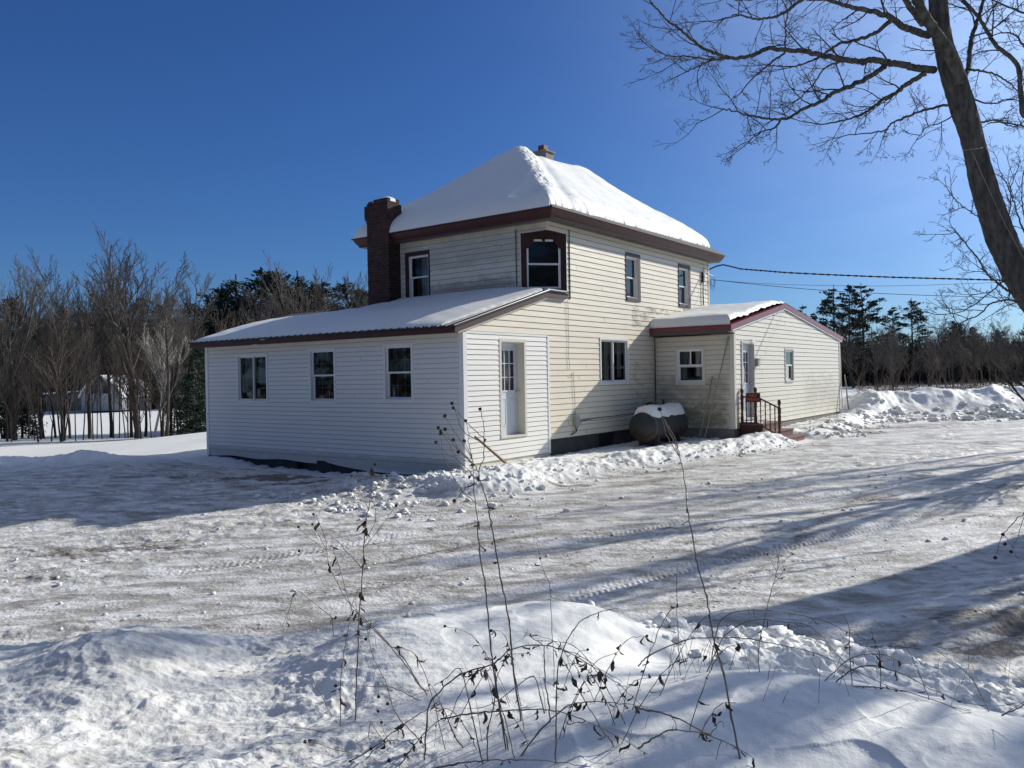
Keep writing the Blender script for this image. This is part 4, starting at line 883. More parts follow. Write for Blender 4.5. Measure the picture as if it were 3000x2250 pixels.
def rail(va, za, vb, zb, name='handrail', r_=.024):
    t = MB(); t.box(lambda a, s_, d: (9.03-9.0+a, (va+(vb-va)*s_)-WV, za+(zb-za)*s_+d+ZG), -r_, r_, 0, 1, -.022, .022); t.build(name, M['stain'], es)
rail(-2.46, -.68, -2.84, -.68); rail(-2.46, -1.40, -2.84, -1.40, 'bottom_rail', .02); rail(-2.84, -.66, -3.49, -.98); rail(-2.84, -1.38, -3.49, -1.72, 'bottom_rail', .02)
def baluster(v_, z0, z1):
    h = z1-z0; P = [(.018, 0), (.018, h*.2), (.012, h*.23), (.020, h*.3), (.013, h*.40), (.019, h*.55), (.012, h*.7), (.018, h*.78), (.018, h)]
    t = MB(); t.lathe(P, Fs(9.03, z0, v_), 8); t.build('baluster', M['stain'], es, smooth=True)
for v_ in (-2.58, -2.71): baluster(v_, -1.40, -.69)
for v_ in (-2.98, -3.11, -3.24, -3.37): f = (v_+2.84)/-.65; baluster(v_, -1.38-.34*f, -.68-.32*f)
t = MB(); t.box(Fs, 9.02, 9.30, -1.415, -1.37, -2.95, -2.42); t.build('snow_cap', M['snow'], es)
# ---- sign on the railing
sg = empty('warning_sign', h2w(8.985, -2.79, -.695), TH); tag(sg, 'small black NO TRESPASSING sign with orange letters on the stair rail', 'sign')
t = MB(); t.box(lambda a, z, d: (d, a, z), -.20, .20, -.125, .125, -.003, .003); t.build('panel', M['cable'], sg)
M['orange'] = plain('faded orange letters', (.50, .085, .035), .6, var=.1)
def text(body, size, y, parent, mat, sx_=1.0):
    c = bpy.data.curves.new('lettering', 'FONT'); c.body = body; c.size = size; c.align_x = 'CENTER'; c.align_y = 'CENTER'; c.extrude = .001; c.offset = .0022
    o = bpy.data.objects.new('lettering', c); COL.objects.link(o)
    dg = bpy.context.evaluated_depsgraph_get(); me = bpy.data.meshes.new_from_object(o.evaluated_get(dg)); bpy.data.objects.remove(o)
    o = bpy.data.objects.new('lettering', me); COL.objects.link(o); me.materials.append(M[mat]); o.parent = parent
    # face towards -u: local x of the text runs along -v
    o.matrix_local = Matrix(((0, 0, -1, -.0055), (-sx_, 0, 0, 0), (0, 1, 0, y), (0, 0, 0, 1))); return o
text('NO', .115, .052, sg, 'orange', 1.15); text('TRESPASSING', .082, -.055, sg, 'orange', .70)
t = MB()
for (a0, a1, b0, b1) in ((-.192, .192, .110, .114), (-.192, .192, -.114, -.110), (-.192, -.188, -.11, .11), (.188, .192, -.11, .11)): t.box(lambda a, z, d: (d, a, z), a0, a1, b0, b1, -.005, -.0035)
t.build('border', M['orange'], sg)
# ---- cables from the upper corner
t = MB(); t.tube([F(12.10, 3.25, .06), F(12.12, 2.9, .05), F(12.10, 2.55, .05), F(12.14, 2.16, .05)], .018, 6); t.tube([F(12.10, 3.25, .06), F(12.3, 3.24, .10), F(12.68, 3.2, .16)], .016, 6)
t.box(F, 12.08, 12.18, 2.95, 3.28, .02, .08); t.tube([F(12.0, 3.55, .02), F(12.05, 3.5, .12), F(12.1, 3.27, .06)], .006, 5)
place(tag(t.build('cable_bracket', M['cable']), 'black service bracket and conduit at the upper right wall corner', 'bracket'))
def wire(vpts, d0, d1, r_, name, label, twist=False):
    n = len(vpts); P = [at(x, y, d0+(d1-d0)*((x-vpts[0][0])/(vpts[-1][0]-vpts[0][0]))**1.0) for x, y in vpts]
    # resample
    Q = []
    for k in range(n-1):
        for j in range(8): Q.append(P[k].lerp(P[k+1], j/8))
    Q.append(P[-1]); t = MB()
    if twist:
        for ph in (0, math.pi):
            QQ = [p+Vector((0, math.cos(i*1.9+ph)*r_, math.sin(i*1.9+ph)*r_)) for i, p in enumerate(Q)]
            t.tube(QQ, r_, 5)
    else: t.tube(Q, r_, 4)
    return tag(t.build(name, M['cable'], smooth=True), label, 'overhead cable')
e0 = h2w(12.75, -.12, 3.3).y
wire([(1532,582),(1548,575),(1562,572),(1580,576),(1600,581),(1650,585),(1700,589),(1780,593),(1850,596),(1930,599),(2000,601),(2080,603),(2150,605),(2300,607),(2700,606)], e0, 24, .016, 'overhead_cable', 'thick twisted overhead cable, top one running right from the house', True)
wire([(1537,604),(1600,610),(1700,615),(1800,617),(1900,618),(2000,616),(2212,608),(2700,585)], e0, 24, .006, 'overhead_cable', 'thin middle overhead wire running right from the house')
wire([(1536,604),(1600,611),(1700,621),(1800,629),(1900,634),(2000,638),(2100,641),(2212,644),(2700,648)], e0, 24, .009, 'overhead_cable', 'lowest overhead wire running right from the house')
wire([(-300,716),(0,714),(140,711),(300,704),(430,697),(558,684),(680,671),(794,658),(1000,628)], 34, 46, .012, 'overhead_cable', 'long dark wire crossing in front of the left woods')
t = MB()
for R_, oz in ((.22, 0), (.13, .02)):
    t.tube([F(12.78+R_*math.cos(a)*.9, 2.95+oz+R_*math.sin(a), .10+.02*math.sin(a*2)) for a in np.linspace(0, 2*math.pi, 26)], .008, 4, cap=False)
place(tag(t.build('cable', M['cable']), 'coiled loops of spare cable off the upper wall corner', 'cable'))
# ------------------------------------------------------------------ vegetation
def mesh_from(vs, fs, name, mat):
    me = bpy.data.meshes.new(name); me.from_pydata(vs, [], fs); me.materials.append(mat); me.polygons.foreach_set('use_smooth', [True]*len(me.polygons)); me.update(); return me
class Tubes:
    """many tubes at once: all tubes with the same number of rings are built together"""
    def __init__(s): s.q = {}
    def add(s, P, r, n): s.q.setdefault((len(P), n), []).append((P, r))
    def mesh(s, name, mat):
        VV = []; FF = []; off = 0
        for (k, n), L in s.q.items():
            P = np.array([p for p, _ in L], float); r = np.array([q for _, q in L], float); m_ = len(L)
            T = np.gradient(P, axis=1); T /= np.linalg.norm(T, axis=2)[..., None]+1e-9
            ref = np.where(np.abs(T[:, :1, 2:3]) < .75, np.array([0, 0, 1.]), np.array([1., .1, 0])); A = np.cross(T, np.broadcast_to(ref, T.shape)); A /= np.linalg.norm(A, axis=2)[..., None]+1e-9
            B = np.cross(T, A); t = np.arange(n)*2*math.pi/n
            V = P[:, :, None]+r[:, :, None, None]*(np.cos(t)[None, None, :, None]*A[:, :, None]+np.sin(t)[None, None, :, None]*B[:, :, None])
            i, j, q = np.meshgrid(np.arange(m_), np.arange(k-1), np.arange(n), indexing='ij'); b = off+i*k*n; q2 = (q+1) % n
            FF.append(np.stack([b+j*n+q, b+j*n+q2, b+(j+1)*n+q2, b+(j+1)*n+q], -1).reshape(-1, 4)); VV.append(V.reshape(-1, 3)); off += m_*k*n
        V = np.concatenate(VV); Fq = np.concatenate(FF); me = bpy.data.meshes.new(name); nq = len(Fq)
        me.vertices.add(len(V)); me.vertices.foreach_set('co', V.ravel()); me.loops.add(nq*4); me.loops.foreach_set('vertex_index', Fq.ravel().astype(np.int32)); me.polygons.add(nq)
        me.polygons.foreach_set('loop_start', np.arange(0, nq*4, 4, dtype=np.int32)); me.polygons.foreach_set('use_smooth', np.ones(nq, bool)); me.update(calc_edges=True); me.materials.append(mat); return me
def unit(v): return v/(np.linalg.norm(v)+1e-9)
def perp(d, rg):
    a = rg.normal(size=3); a -= d*(a@d); return unit(a)
def grow(T, rg, p, d, L, r, lvl, prm, path=None):
    """one branch with its children; prm holds per-level lists"""
    k = prm['seg'][lvl]; step = L/(k-1); P = [np.array(p, float)]; d = unit(np.array(d, float)); D = [d]
    if path is None:
        for i in range(k-1):
            d = unit(d+rg.normal(size=3)*prm['wig'][lvl]+np.array([0, 0, prm['up'][lvl]])); P.append(P[-1]+d*step); D.append(d)
    else: P = [np.array(q, float) for q in path]; k = len(P); D = [unit(P[min(i+1, k-1)]-P[max(i-1, 0)]) for i in range(k)]
    t = np.linspace(0, 1, k); rad = r*(1-t*(1-prm['tip'][lvl])); T[min(lvl, len(T)-1)].add(P, np.maximum(rad, prm['rmin']), prm['sides'][lvl])
    if lvl+1 >= len(prm['seg']): return
    n = prm['n'][lvl]; n = int(n*(.8+.4*rg.random())) if n > 2 else n; s0 = prm['start'][lvl]
    for c in range(n):
        f = s0+(1-s0)*((c+rg.random()*.8)/n); f = min(f, .995); x = f*(k-1); i = min(int(x), k-2); q = P[i]+(P[i+1]-P[i])*(x-i); dd = D[i]
        an = R(prm['ang'][lvl]*(.7+.6*rg.random())); side = perp(dd, rg)
        if prm.get('flat') and lvl >= 0: side = unit(side*np.array([1, 1, prm['flat']]))
        nd = unit(dd*math.cos(an)+side*math.sin(an)); ln = L*prm['len'][lvl]*(1-.55*(f-s0)/(1-s0+1e-6))*(.7+.6*rg.random())
        grow(T, rg, q, nd, ln, min(r*(1-f*(1-prm['tip'][lvl]))*.75, r*prm['rr'][lvl]), lvl+1, prm)
def tree_meshes(seed, H, prm, r, name='tree', tm='far bark', cm='far twig', lean=0.05):
    rg = np.random.default_rng(seed); T = [Tubes(), Tubes()]
    grow(T, rg, (0, 0, -.3), (rg.normal()*lean, rg.normal()*lean, 1), H*prm['h0'], r, 0, prm)
    return T[0].mesh('trunk', M[tm]), T[1].mesh('crown', M[cm])
VASE = dict(h0=.55, seg=[6, 8, 6, 5, 3], wig=[.03, .045, .06, .09, .12], up=[.02, .09, .09, .07, .03], tip=[.55, .3, .3, .4, .6], sides=[7, 4, 3, 3, 3], n=[11, 9, 6, 4], start=[.42, .22, .2, .2], ang=[34, 20, 22, 28], len=[1.05, .52, .46, .45], rr=[.42, .5, .5, .6], rmin=.008)
TALL = dict(h0=.95, seg=[9, 6, 5, 4], wig=[.04, .06, .09, .12], up=[.03, .10, .08, .05], tip=[.15, .25, .35, .6], sides=[6, 4, 3, 3], n=[24, 8, 6], start=[.30, .2, .2], ang=[34, 26, 30], len=[.34, .48, .45], rr=[.36, .5, .6], rmin=.008)
SAPL = dict(h0=1, seg=[7, 5, 4], wig=[.05, .07, .1], up=[.04, .10, .06], tip=[.2, .3, .6], sides=[4, 3, 3], n=[14, 6], start=[.2, .2], ang=[24, 24], len=[.42, .42], rr=[.5, .6], rmin=.006)
def needles_tree(seed, H, r, w, kind='white'):
    """conifer: trunk, whorls of limbs, and needle sprays as many small leaf faces"""
    rg = np.random.default_rng(seed); T = Tubes(); n = 12
    P = [np.array([0, 0, -.3])]
    for i in range(n): P.append(P[-1]+np.array([rg.normal()*.04, rg.normal()*.04, (H+.3)/n]))
    T.add(P, np.linspace(r, .03, n+1), 7); V = []; Fc = []
    z0 = H*{'white': .34, 'dense': .06, 'spruce': .05}[kind]; z = z0
    while z < H*.985:
        f = (z-z0)/(H-z0); 
        if kind == 'white': L0 = w*(.55+.45*math.sin(min(1, f*2.0)*math.pi/2))*(1-f**2.2)*(.55+.7*rg.random())+.25
        elif kind == 'dense': L0 = w*min(1, .55+f*1.6)*(1-f**3.0)*(.7+.5*rg.random())+.2
        else: L0 = w*(1-f)**.85*(.8+.3*rg.random())+.15
        for b in range(rg.integers(3, 6)):
            a = rg.random()*2*math.pi; x = z/(H+.3)*n; i = min(int(x), n-1); o = P[i]+(P[i+1]-P[i])*(x-i); o = o+np.array([0, 0, .3*(1-x/n)])
            rise = {'white': .02+.32*f, 'dense': .25, 'spruce': -.12+.3*f}[kind]+rg.normal()*.08; L = L0*(.6+.55*rg.random())
            dr = unit(np.array([math.cos(a), math.sin(a), rise])); Q = [o]; k = 5
            for s in range(k): dr = unit(dr+np.array([rg.normal()*.06, rg.normal()*.06, .05 if kind == 'white' else .03])); Q.append(Q[-1]+dr*L/k)
            T.add(Q, np.linspace(max(.02, r*.18*(1-f)+.012), .01, k+1), 3)
            m_ = int((44 if kind == 'white' else 34)*(L/1.5+.3)); size = .34 if kind == 'white' else .26
            for s in range(m_):
                t = (.35 if kind == 'white' else .15)+(.65 if kind == 'white' else .85)*math.sqrt(rg.random()); x2 = t*k; i2 = min(int(x2), k-1); c = Q[i2]+(Q[i2+1]-Q[i2])*(x2-i2)
                sp = L*.20*(1.15-t)+.10; c = c+np.array([rg.normal()*sp, rg.normal()*sp, rg.normal()*sp*(.32 if kind == 'white' else .6)+.05])
                e = unit(dr+rg.normal(size=3)*.7+np.array([0, 0, .25])); g = perp(e, rg)*size*(.10+.16*rg.random()); e = e*size*(.6+.7*rg.random()); j = len(V)
                V += [c-e*.5, c+g, c+e*.5, c-g]; Fc.append((j, j+1, j+2, j+3))
        z += H*(.035 if kind == 'white' else .026)*(.7+.6*rg.random())
    me = bpy.data.meshes.new('crown'); me.from_pydata([tuple(v) for v in V], [], Fc); me.materials.append(M['needle' if kind != 'dense' else 'needle blue']); me.update()
    return T.mesh('trunk', M['far bark']), me
LIB = {}
for k in range(3): LIB['vase%d' % k] = tree_meshes(14+k, 10, VASE, .13, lean=.015)
for k in range(4): LIB['tall%d' % k] = tree_meshes(20+k, 10, TALL, .12)
for k in range(3): LIB['sapl%d' % k] = tree_meshes(30+k, 5, SAPL, .035, cm='red twig')
LIB['birch'] = tree_meshes(44, 9, VASE, .11, tm='birch', cm='birch', lean=.25)
for k in range(3): LIB['pine%d' % k] = needles_tree(50+k, 13, .20, 2.7)
for k in range(3): LIB['dense%d' % k] = needles_tree(60+k, 10, .22, 2.5, 'dense')
for k in range(2): LIB['spruce%d' % k] = needles_tree(70+k, 8, .12, 1.8, 'spruce')
HT = {k: max(v.co.z for v in ms[1].vertices) for k, ms in LIB.items()}
cnt = random.Random(5)
def gz(x, y): return float(terrain(np.array([x]), np.array([y]))[0])+ZG
def put(kind, x, y, h, name, label, cat='tree', group=None, rz=None, wide=1.0):
    s = h/HT[kind]
    o = empty(name, (x, y, gz(x, y)-.05), cnt.uniform(0, 6.28) if rz is None else rz); o.scale = (s*wide, s*wide, s); tag(o, label, cat, group)
    for part, me in zip(('trunk', 'crown'), LIB[kind]): c = bpy.data.objects.new(part, me); COL.objects.link(c); c.parent = o
    return o
def putpx(kind, vx, vtop, d, name, label, cat='tree', group=None, rz=None, wide=1.0):
    p = at(vx, vtop, d); return put(kind, p.x, d, p.z-gz(p.x, d), name, label, cat, group, rz, wide)
for k, (vx, vt) in enumerate(((158, 700), (172, 640), (196, 690), (214, 650), (240, 700), (251, 660), (266, 690), (205, 730))): putpx('tall%d' % (k % 4), vx, vt, 40+k*1.3, 'bare_tree', 'thin bare tree standing before the grey neighbour house', group='thin bare trees before the neighbour house', wide=.5)
# the stand on the left
putpx('vase0', 293, 512, 44, 'maple_tree', 'tallest bare vase-shaped tree left of the house', wide=1.2)
putpx('vase1', 185, 527, 47, 'maple_tree', 'slender bare tree left of the tallest vase-shaped tree', wide=.8)
putpx('tall1', 400, 549, 46, 'maple_tree', 'bare tree nearest the white wall on the left', wide=1.0)
putpx('vase2', 20, 530, 44, 'maple_tree', 'bare tree at the far left edge')
putpx('tall0', 85, 572, 50, 'maple_tree', 'bare tree second from the left edge', wide=1.1)
putpx('tall2', 232, 560, 52, 'maple_tree', 'bare tree between the two vase-shaped trees')
putpx('tall3', 345, 590, 48, 'maple_tree', 'bare tree right of the tallest vase-shaped tree')
putpx('tall1', 128, 590, 53, 'maple_tree', 'bare tree third from the left edge')
putpx('birch', 325, 680, 40, 'birch_tree', 'pale leaning birch among the dark stems', rz=1.2, wide=.9)
rg = random.Random(21)
for k in range(19):
    vx = rg.choice([rg.uniform(-60, 150), rg.uniform(265, 440), rg.uniform(-60, 440)]); d = rg.uniform(39, 56); putpx('tall%d' % rg.randrange(4), vx, rg.uniform(600, 700)+(18 if vx > 380 else 0), d, 'bare_tree', 'thin bare tree in the dense stand left of the house', group='thin bare trees left of the house', wide=rg.uniform(.7, 1.1))
for k in range(22):
    vx = rg.choice([rg.uniform(-60, 140), rg.uniform(265, 390)]); d = rg.uniform(38, 48); putpx('sapl%d' % rg.randrange(3), vx, rg.uniform(660, 800), d, 'sapling', 'brown many-stemmed sapling at the foot of the left woods', 'sapling', 'saplings at the foot of the left woods', wide=rg.uniform(.9, 1.5))
for vx, vt, d, kd in ((10, 640, 56, 'dense0'), (-30, 700, 50, 'dense1'), (45, 790, 52, 'spruce0'), (80, 680, 132, 'dense2'), (225, 650, 136, 'dense1'), (300, 640, 138, 'dense0'), (150, 665, 134, 'dense2'), (262, 670, 133, 'dense2'), (190, 672, 135, 'dense0'), (345, 655, 134, 'dense1'), (428, 730, 42, 'spruce1'), (412, 760, 41, 'spruce0'), (400, 650, 136, 'dense0')):
    lab = {10: 'tall dark evergreen at the left edge of the woods', -30: 'dark evergreen cut by the left edge', 45: 'low dark spruce under the left trees', 428: 'dark spruce touching the end of the white wall', 412: 'shorter dark spruce left of the one by the white wall'}.get(vx)
    putpx(kd, vx, vt, d, 'evergreen_tree', lab or 'dark evergreen deep behind the bare left trees', group=None if lab else 'dark evergreens behind the left trees', wide=1.15)
# evergreens over the low roof
for vx, vt, d, kd, w_ in ((478, 618, 62, 'dense1', 1.0), (520, 600, 66, 'dense2', 1.0), (556, 580, 64, 'dense0', 1.15), (596, 582, 62, 'dense1', 1.15), (632, 592, 64, 'dense2', 1.0), (700, 604, 66, 'dense0', 1.0), (745, 606, 64, 'dense2', 1.0), (782, 622, 62, 'dense1', .9), (450, 650, 64, 'dense0', .9), (660, 660, 68, 'dense1', 1)):
    putpx(kd, vx, vt, d, 'evergreen_tree', {478: 'dark rounded evergreen left end of the row over the low roof', 556: 'tallest dark evergreen over the low roof', 700: 'dark evergreen left of the brick chimney', 782: 'dark evergreen beside the brick chimney'}.get(vx, 'dark bushy evergreen in the row over the low roof'), group='evergreens over the low roof', wide=w_*1.35)
for vx, vt, d in ((655, 552, 58), (612, 600, 56), (728, 566, 60), (760, 580, 58), (690, 590, 60), (795, 585, 60), (500, 640, 56), (560, 650, 54), (590, 620, 54), (640, 640, 55)):
    putpx('tall%d' % rg.randrange(4) if vx != 655 else 'vase1', vx, vt, d, 'bare_tree', 'bare tree rising highest above the low roof' if vx == 655 else 'thin bare tree in front of the evergreens over the low roof', group=None if vx == 655 else 'bare trees over the low roof', wide=.9)
for k in range(14):
    vx = rg.uniform(445, 800); putpx('sapl%d' % rg.randrange(3), vx, rg.uniform(650, 680), rg.uniform(44, 52), 'sapling', 'brown many-stemmed sapling behind the low roof', 'sapling', 'saplings behind the low roof', wide=1.2)
# right side: pines standing above the far wood
for vx, vt, d, kd, lab, w_ in ((1802, 620, 98, 'pine0', 'left tree of the three tall pines', 1.1), (1834, 614, 102, 'pine1', 'middle tree of the three tall pines', 1.0), (1862, 614, 99, 'pine2', 'right tree of the three tall pines', 1.15), (1928, 662, 100, 'pine1', 'smaller tree of the pine pair', .9), (1968, 648, 102, 'pine0', 'taller tree of the pine pair', 1.1), (1732, 660, 96, 'pine2', 'pine just above the ridge of the entry wing', .8), (1758, 675, 98, 'pine1', 'small pine right of the one above the entry wing ridge', .8)):
    putpx(kd, vx, vt, d, 'pine_tree', lab, wide=w_)
for k in range(34):
    vx = rg.uniform(1840, 2280); d = rg.uniform(80, 100); putpx('tall%d' % rg.randrange(4), vx, rg.uniform(672, 722), d, 'bare_tree', 'bare tree in the dark wood beyond the snow berm', group='bare trees in the far right wood', wide=rg.uniform(1, 1.5))
for k in range(8):
    vx = rg.uniform(2050, 2260); putpx('dense%d' % rg.randrange(3), vx, rg.uniform(690, 715), rg.uniform(98, 108), 'evergreen_tree', 'evergreen top showing above the far right wood', group='evergreens in the far right wood')
for k in range(13):
    vx = rg.uniform(1835, 2230); putpx('sapl%d' % rg.randrange(3), vx, rg.uniform(745, 800), rg.uniform(50, 72), 'sapling', 'reddish brown brush stem beyond the snow berm', 'sapling', 'brush beyond the snow berm', wide=1.6)
# the woods that read as one mass: upright stems, twigs and evergreen undergrowth, several rows deep
def wood(name, label, vx0, vx1, d0, d1, top, n, seed, dark=1.0):
    rg = np.random.default_rng(seed); T = Tubes(); V = []; Fc = []
    for k in range(n):
        vx = vx0+(vx1-vx0)*rg.random(); d = d0+(d1-d0)*rg.random(); p = at(vx, top+rg.normal()*14, d); z0 = gz_fast(p.x, d); h = max(3, p.z-z0); x = p.x
        T.add([np.array([x+rg.normal()*.1*s, d+rg.normal()*.1*s, z0+h*s/4]) for s in range(5)], np.linspace(.10, .02, 5)*(.6+.8*rg.random()), 3)
        for b in range(9):
            z = z0+h*(.25+.75*rg.random()); a = rg.random()*6.28; L = h*.22*(1.2-(z-z0)/h)
            q = np.array([x, d, z]); e = np.array([math.cos(a), math.sin(a), .9]); T.add([q, q+e*L*.5+rg.normal(size=3)*.06, q+e*L*np.array([.9, .9, 1.1])], [.03, .02, .012], 3)
        for b in range(16):
            zz = z0+h*.78*rg.random(); c = np.array([x+rg.normal()*1.1, d+rg.normal()*.8, zz]); e = rg.normal(size=3)*.42; g = perp(unit(e), rg)*.22; j = len(V); V += [c-e, c+g, c+e, c-g]; Fc.append((j, j+1, j+2, j+3))
    o = bpy.data.objects.new(name, T.mesh(name, M['far twig'])); COL.objects.link(o); tag(o, label, 'wood', kind='stuff')
    me = bpy.data.meshes.new('undergrowth'); me.from_pydata([tuple(v) for v in V], [], Fc); me.materials.append(M['under']); me.update(); u = bpy.data.objects.new('undergrowth', me); COL.objects.link(u); tag(u, 'dark undergrowth in '+label, 'undergrowth', kind='stuff')
def gz_fast(x, y): return float(base0(x, y))-1.6+ZG+(.9 if x > 0 else 0)
M['under'] = plain('brown green undergrowth', (.045, .045, .032), .9, var=.5, scale=.3)
wood('far_wood', 'dense brown wood far behind the left stand', -420, 900, 128, 165, 690, 1500, 3)
wood('far_wood', 'dark wood beyond the snow berm on the right', 1760, 2700, 104, 130, 738, 1100, 4)
wood('far_wood', 'wood behind the farmhouse', 880, 1780, 110, 140, 735, 500, 5)
M['reed'] = plain('dull reeds', (.11, .082, .06), .9, var=.4, scale=.4)
def back_wood(name, label, a0, a1, r0_, r1_, hh, n, seed):
    rg = np.random.default_rng(seed); T = Tubes(); V = []; Fc = []
    for k in range(n):
        a = R(a0+(a1-a0)*rg.random()); r_ = r0_+(r1_-r0_)*rg.random(); x, y = r_*math.sin(a), r_*math.cos(a); z0 = -.4; h = hh*(.7+.45*rg.random())
        T.add([np.array([x+rg.normal()*.1*s, y+rg.normal()*.1*s, z0+h*s/4]) for s in range(5)], np.linspace(.14, .03, 5), 3)
        for b in range(10):
            z = z0+h*(.25+.75*rg.random()); e = np.array([rg.normal(), rg.normal(), .9]); q = np.array([x, y, z]); T.add([q, q+e*h*.06, q+e*h*.13], [.04, .03, .015], 3)
        for b in range(22):
            c = np.array([x+rg.normal()*1.4, y+rg.normal()*1.4, z0+h*.85*rg.random()]); e = rg.normal(size=3)*.8; g = perp(unit(e), rg)*.4; j = len(V); V += [c-e, c+g, c+e, c-g]; Fc.append((j, j+1, j+2, j+3))
    o = bpy.data.objects.new(name, T.mesh(name, M['far twig'])); COL.objects.link(o); tag(o, label, 'wood', kind='stuff')
    me = bpy.data.meshes.new('undergrowth'); me.from_pydata([tuple(v) for v in V], [], Fc); me.materials.append(M['under']); me.update(); u = bpy.data.objects.new('undergrowth', me); COL.objects.link(u); tag(u, 'dark undergrowth in '+label, 'undergrowth', kind='stuff')
back_wood('far_wood', 'wood across the road behind the photographer', 105, 325, 55, 80, 19, 520, 12)
# brush and reeds beyond the berm
T = Tubes(); rgn = np.random.default_rng(8)
for k in range(2600):
    y = 37+50*rgn.random()**1.3; x = y*(.43+.36*rgn.random()); z = float(base0(x, y))-.5*float(sstep(36, 90, y))+ZG; h = .35+.7*rgn.random(); lx = rgn.normal()*.15
    T.add([np.array([x, y, z]), np.array([x+lx, y, z+h*.6]), np.array([x+lx*2.4, y+.1, z+h])], [.012, .010, .005], 3)
o = bpy.data.objects.new('reeds', T.mesh('reeds', M['reed'])); COL.objects.link(o); tag(o, 'dry brown reeds and brush beyond the snow berm', 'reeds', kind='stuff')
# ---- neighbours seen through the left trees
def nb(name, label, vx0, vx1, vbase, vtop, d, kind):
    a = at(vx0, vbase, d); b = at(vx1, vbase, d); zt = at(vx0, vtop, d).z; W_ = b.x-a.x; z0 = a.z-.3
    o = empty(name, (a.x, d, z0), 0); tag(o, label, 'house'); return o, W_, zt-z0
o, W_, Hh = nb('neighbour_house', 'grey gabled neighbour house with snowy roof seen through the trees', 176, 262, 884, 816, 118, 0)
m = MB(); hw_ = W_*.5; e = Hh*.50
m.prism([(0, 0, 0), (W_, 0, 0), (W_, 0, e*.85), (W_*.82, 0, Hh*.80), (hw_, 0, Hh), (W_*.18, 0, Hh*.80), (0, 0, e*.85)], (0, 9, 0)); m.build('wall', plain('grey siding far off', (.26, .28, .30), .7, var=.05, scale=.3), o)
m = MB(); gp = [(-.35, e*.85-.2), (W_*.17, Hh*.80+.03), (hw_, Hh+.03), (W_*.83, Hh*.80+.03), (W_+.35, e*.85-.2)]
for (xa, za), (xb, zb) in zip(gp[:-1], gp[1:]): m.prism([(xa, -.3, za), (xb, -.3, zb), (xb, -.3, zb+.34), (xa, -.3, za+.30)], (0, 9.6, 0))
m.build('roof', M['snow'], o)
m = MB(); m.prism([(-7, 3, 0), (0, 3, 0), (0, 3, 2.9), (-7, 3, 2.5)], (0, 4, 0)); m.build('garage', plain('brown grey shed wall', (.12, .115, .11), .8, var=.1, scale=.4), o)
m = MB(); m.prism([(-7.2, 2.8, 2.55), (0, 2.8, 2.95), (0, 2.8, 3.15), (-7.2, 2.8, 2.75)], (0, 4.4, 0)); m.build('garage_roof', M['snow'], o)
for x in (W_*.33, W_*.62): m = MB(); m.box(lambda a, z, d: (a, -d, z), x-.45, x+.45, e+.1, e+1.3, .0, .05); m.build('window', M['black hole'], o)
o, W_, Hh = nb('neighbour_house', 'long low neighbour house with snowy roof and a small white framed window', 392, 470, 884, 832, 122, 1)
m = MB(); m.box(lambda a, z, d: (a, d, z), 0, W_, 0, Hh*.56, 0, 7); m.build('wall', plain('blue grey siding far off', (.22, .25, .27), .7, var=.06, scale=.4), o)
m = MB(); m.prism([(-.4, -.5, Hh*.55), (-.4, 3.5, Hh), (-.4, 7.5, Hh*.55)], (W_+.8, 0, 0)); m.build('roof', M['snow'], o)
w_ = MB(); w_.box(lambda a, z, d: (a, -d, z), W_*.72, W_*.72+1.0, .9, 2.2, 0, .06); wo = w_.build('window', M['white trim'], o)
w_ = MB(); w_.box(lambda a, z, d: (a, -d, z), W_*.72+.12, W_*.72+.88, 1.02, 1.52, .06, .08); w_.box(lambda a, z, d: (a, -d, z), W_*.72+.12, W_*.72+.88, 1.60, 2.08, .06, .08); w_.build('pane', M['black hole'], wo)
# ---- the big leaning maple on the right
BT = empty('maple_tree', (8.37, 10.8, gz(8.37, 10.8)), 0); tag(BT, 'big leaning bare maple at the right, its limbs reaching over the driveway', 'tree')
DB = 10.8
def bc(cx, cy, d=DB):            # crop coordinates of the upper right quarter
    p = at(1401+.4*cx, .4*cy, d); return np.array(p)
def addc(T_obj, name, mat, smooth=True):
    me = T_obj.mesh(name, mat) if isinstance(T_obj, Tubes) else T_obj
    o = bpy.data.objects.new(name, me); COL.objects.link(o); o.parent = BT; o.location = -BT.location; return o
def spline(P, n):
    P = np.array(P, float); k = len(P); out = []
    for i in range(k-1):
        p0, p1, p2, p3 = P[max(i-1, 0)], P[i], P[i+1], P[min(i+2, k-1)]
        for j in range(n):
            t = j/n; out.append(.5*((2*p1)+(-p0+p2)*t+(2*p0-5*p1+4*p2-p3)*t*t+(-p0+3*p1-3*p2+p3)*t**3))
    out.append(P[-1]); return np.array(out)
tr = [(2622, 2800, .30), (2560, 2500, .27), (2450, 2180, .235), (2250, 1850, .225), (2040, 1560, .22), (1955, 1400, .215), (1890, 1250, .215), (1835, 1080, .195), (1785, 900, .175), (1742, 720, .170), (1690, 560, .180), (1640, 400, .175), (1600, 270, .145), (1572, 130, .140), (1560, 0, .135), (1540, -250, .11), (1520, -600, .07), (1480, -1000, .03)]
P = spline([bc(x, y) for x, y, r_ in tr], 14); rr_ = spline([[r_*.80, 0, 0] for _, _, r_ in tr], 14)[:, 0]
P[0] = (8.5, 10.8, gz(8.5, 10.8)-.2)
V, Fq = tube(P, rr_, 40, True); V = np.array(V); C = np.repeat(P, 40, axis=0); dv = V-C; ln = np.linalg.norm(dv, axis=1); th_ = np.tile(np.arange(40)*2*math.pi/40, len(P)); sl_ = np.repeat(np.linspace(0, 30, len(P)), 40)
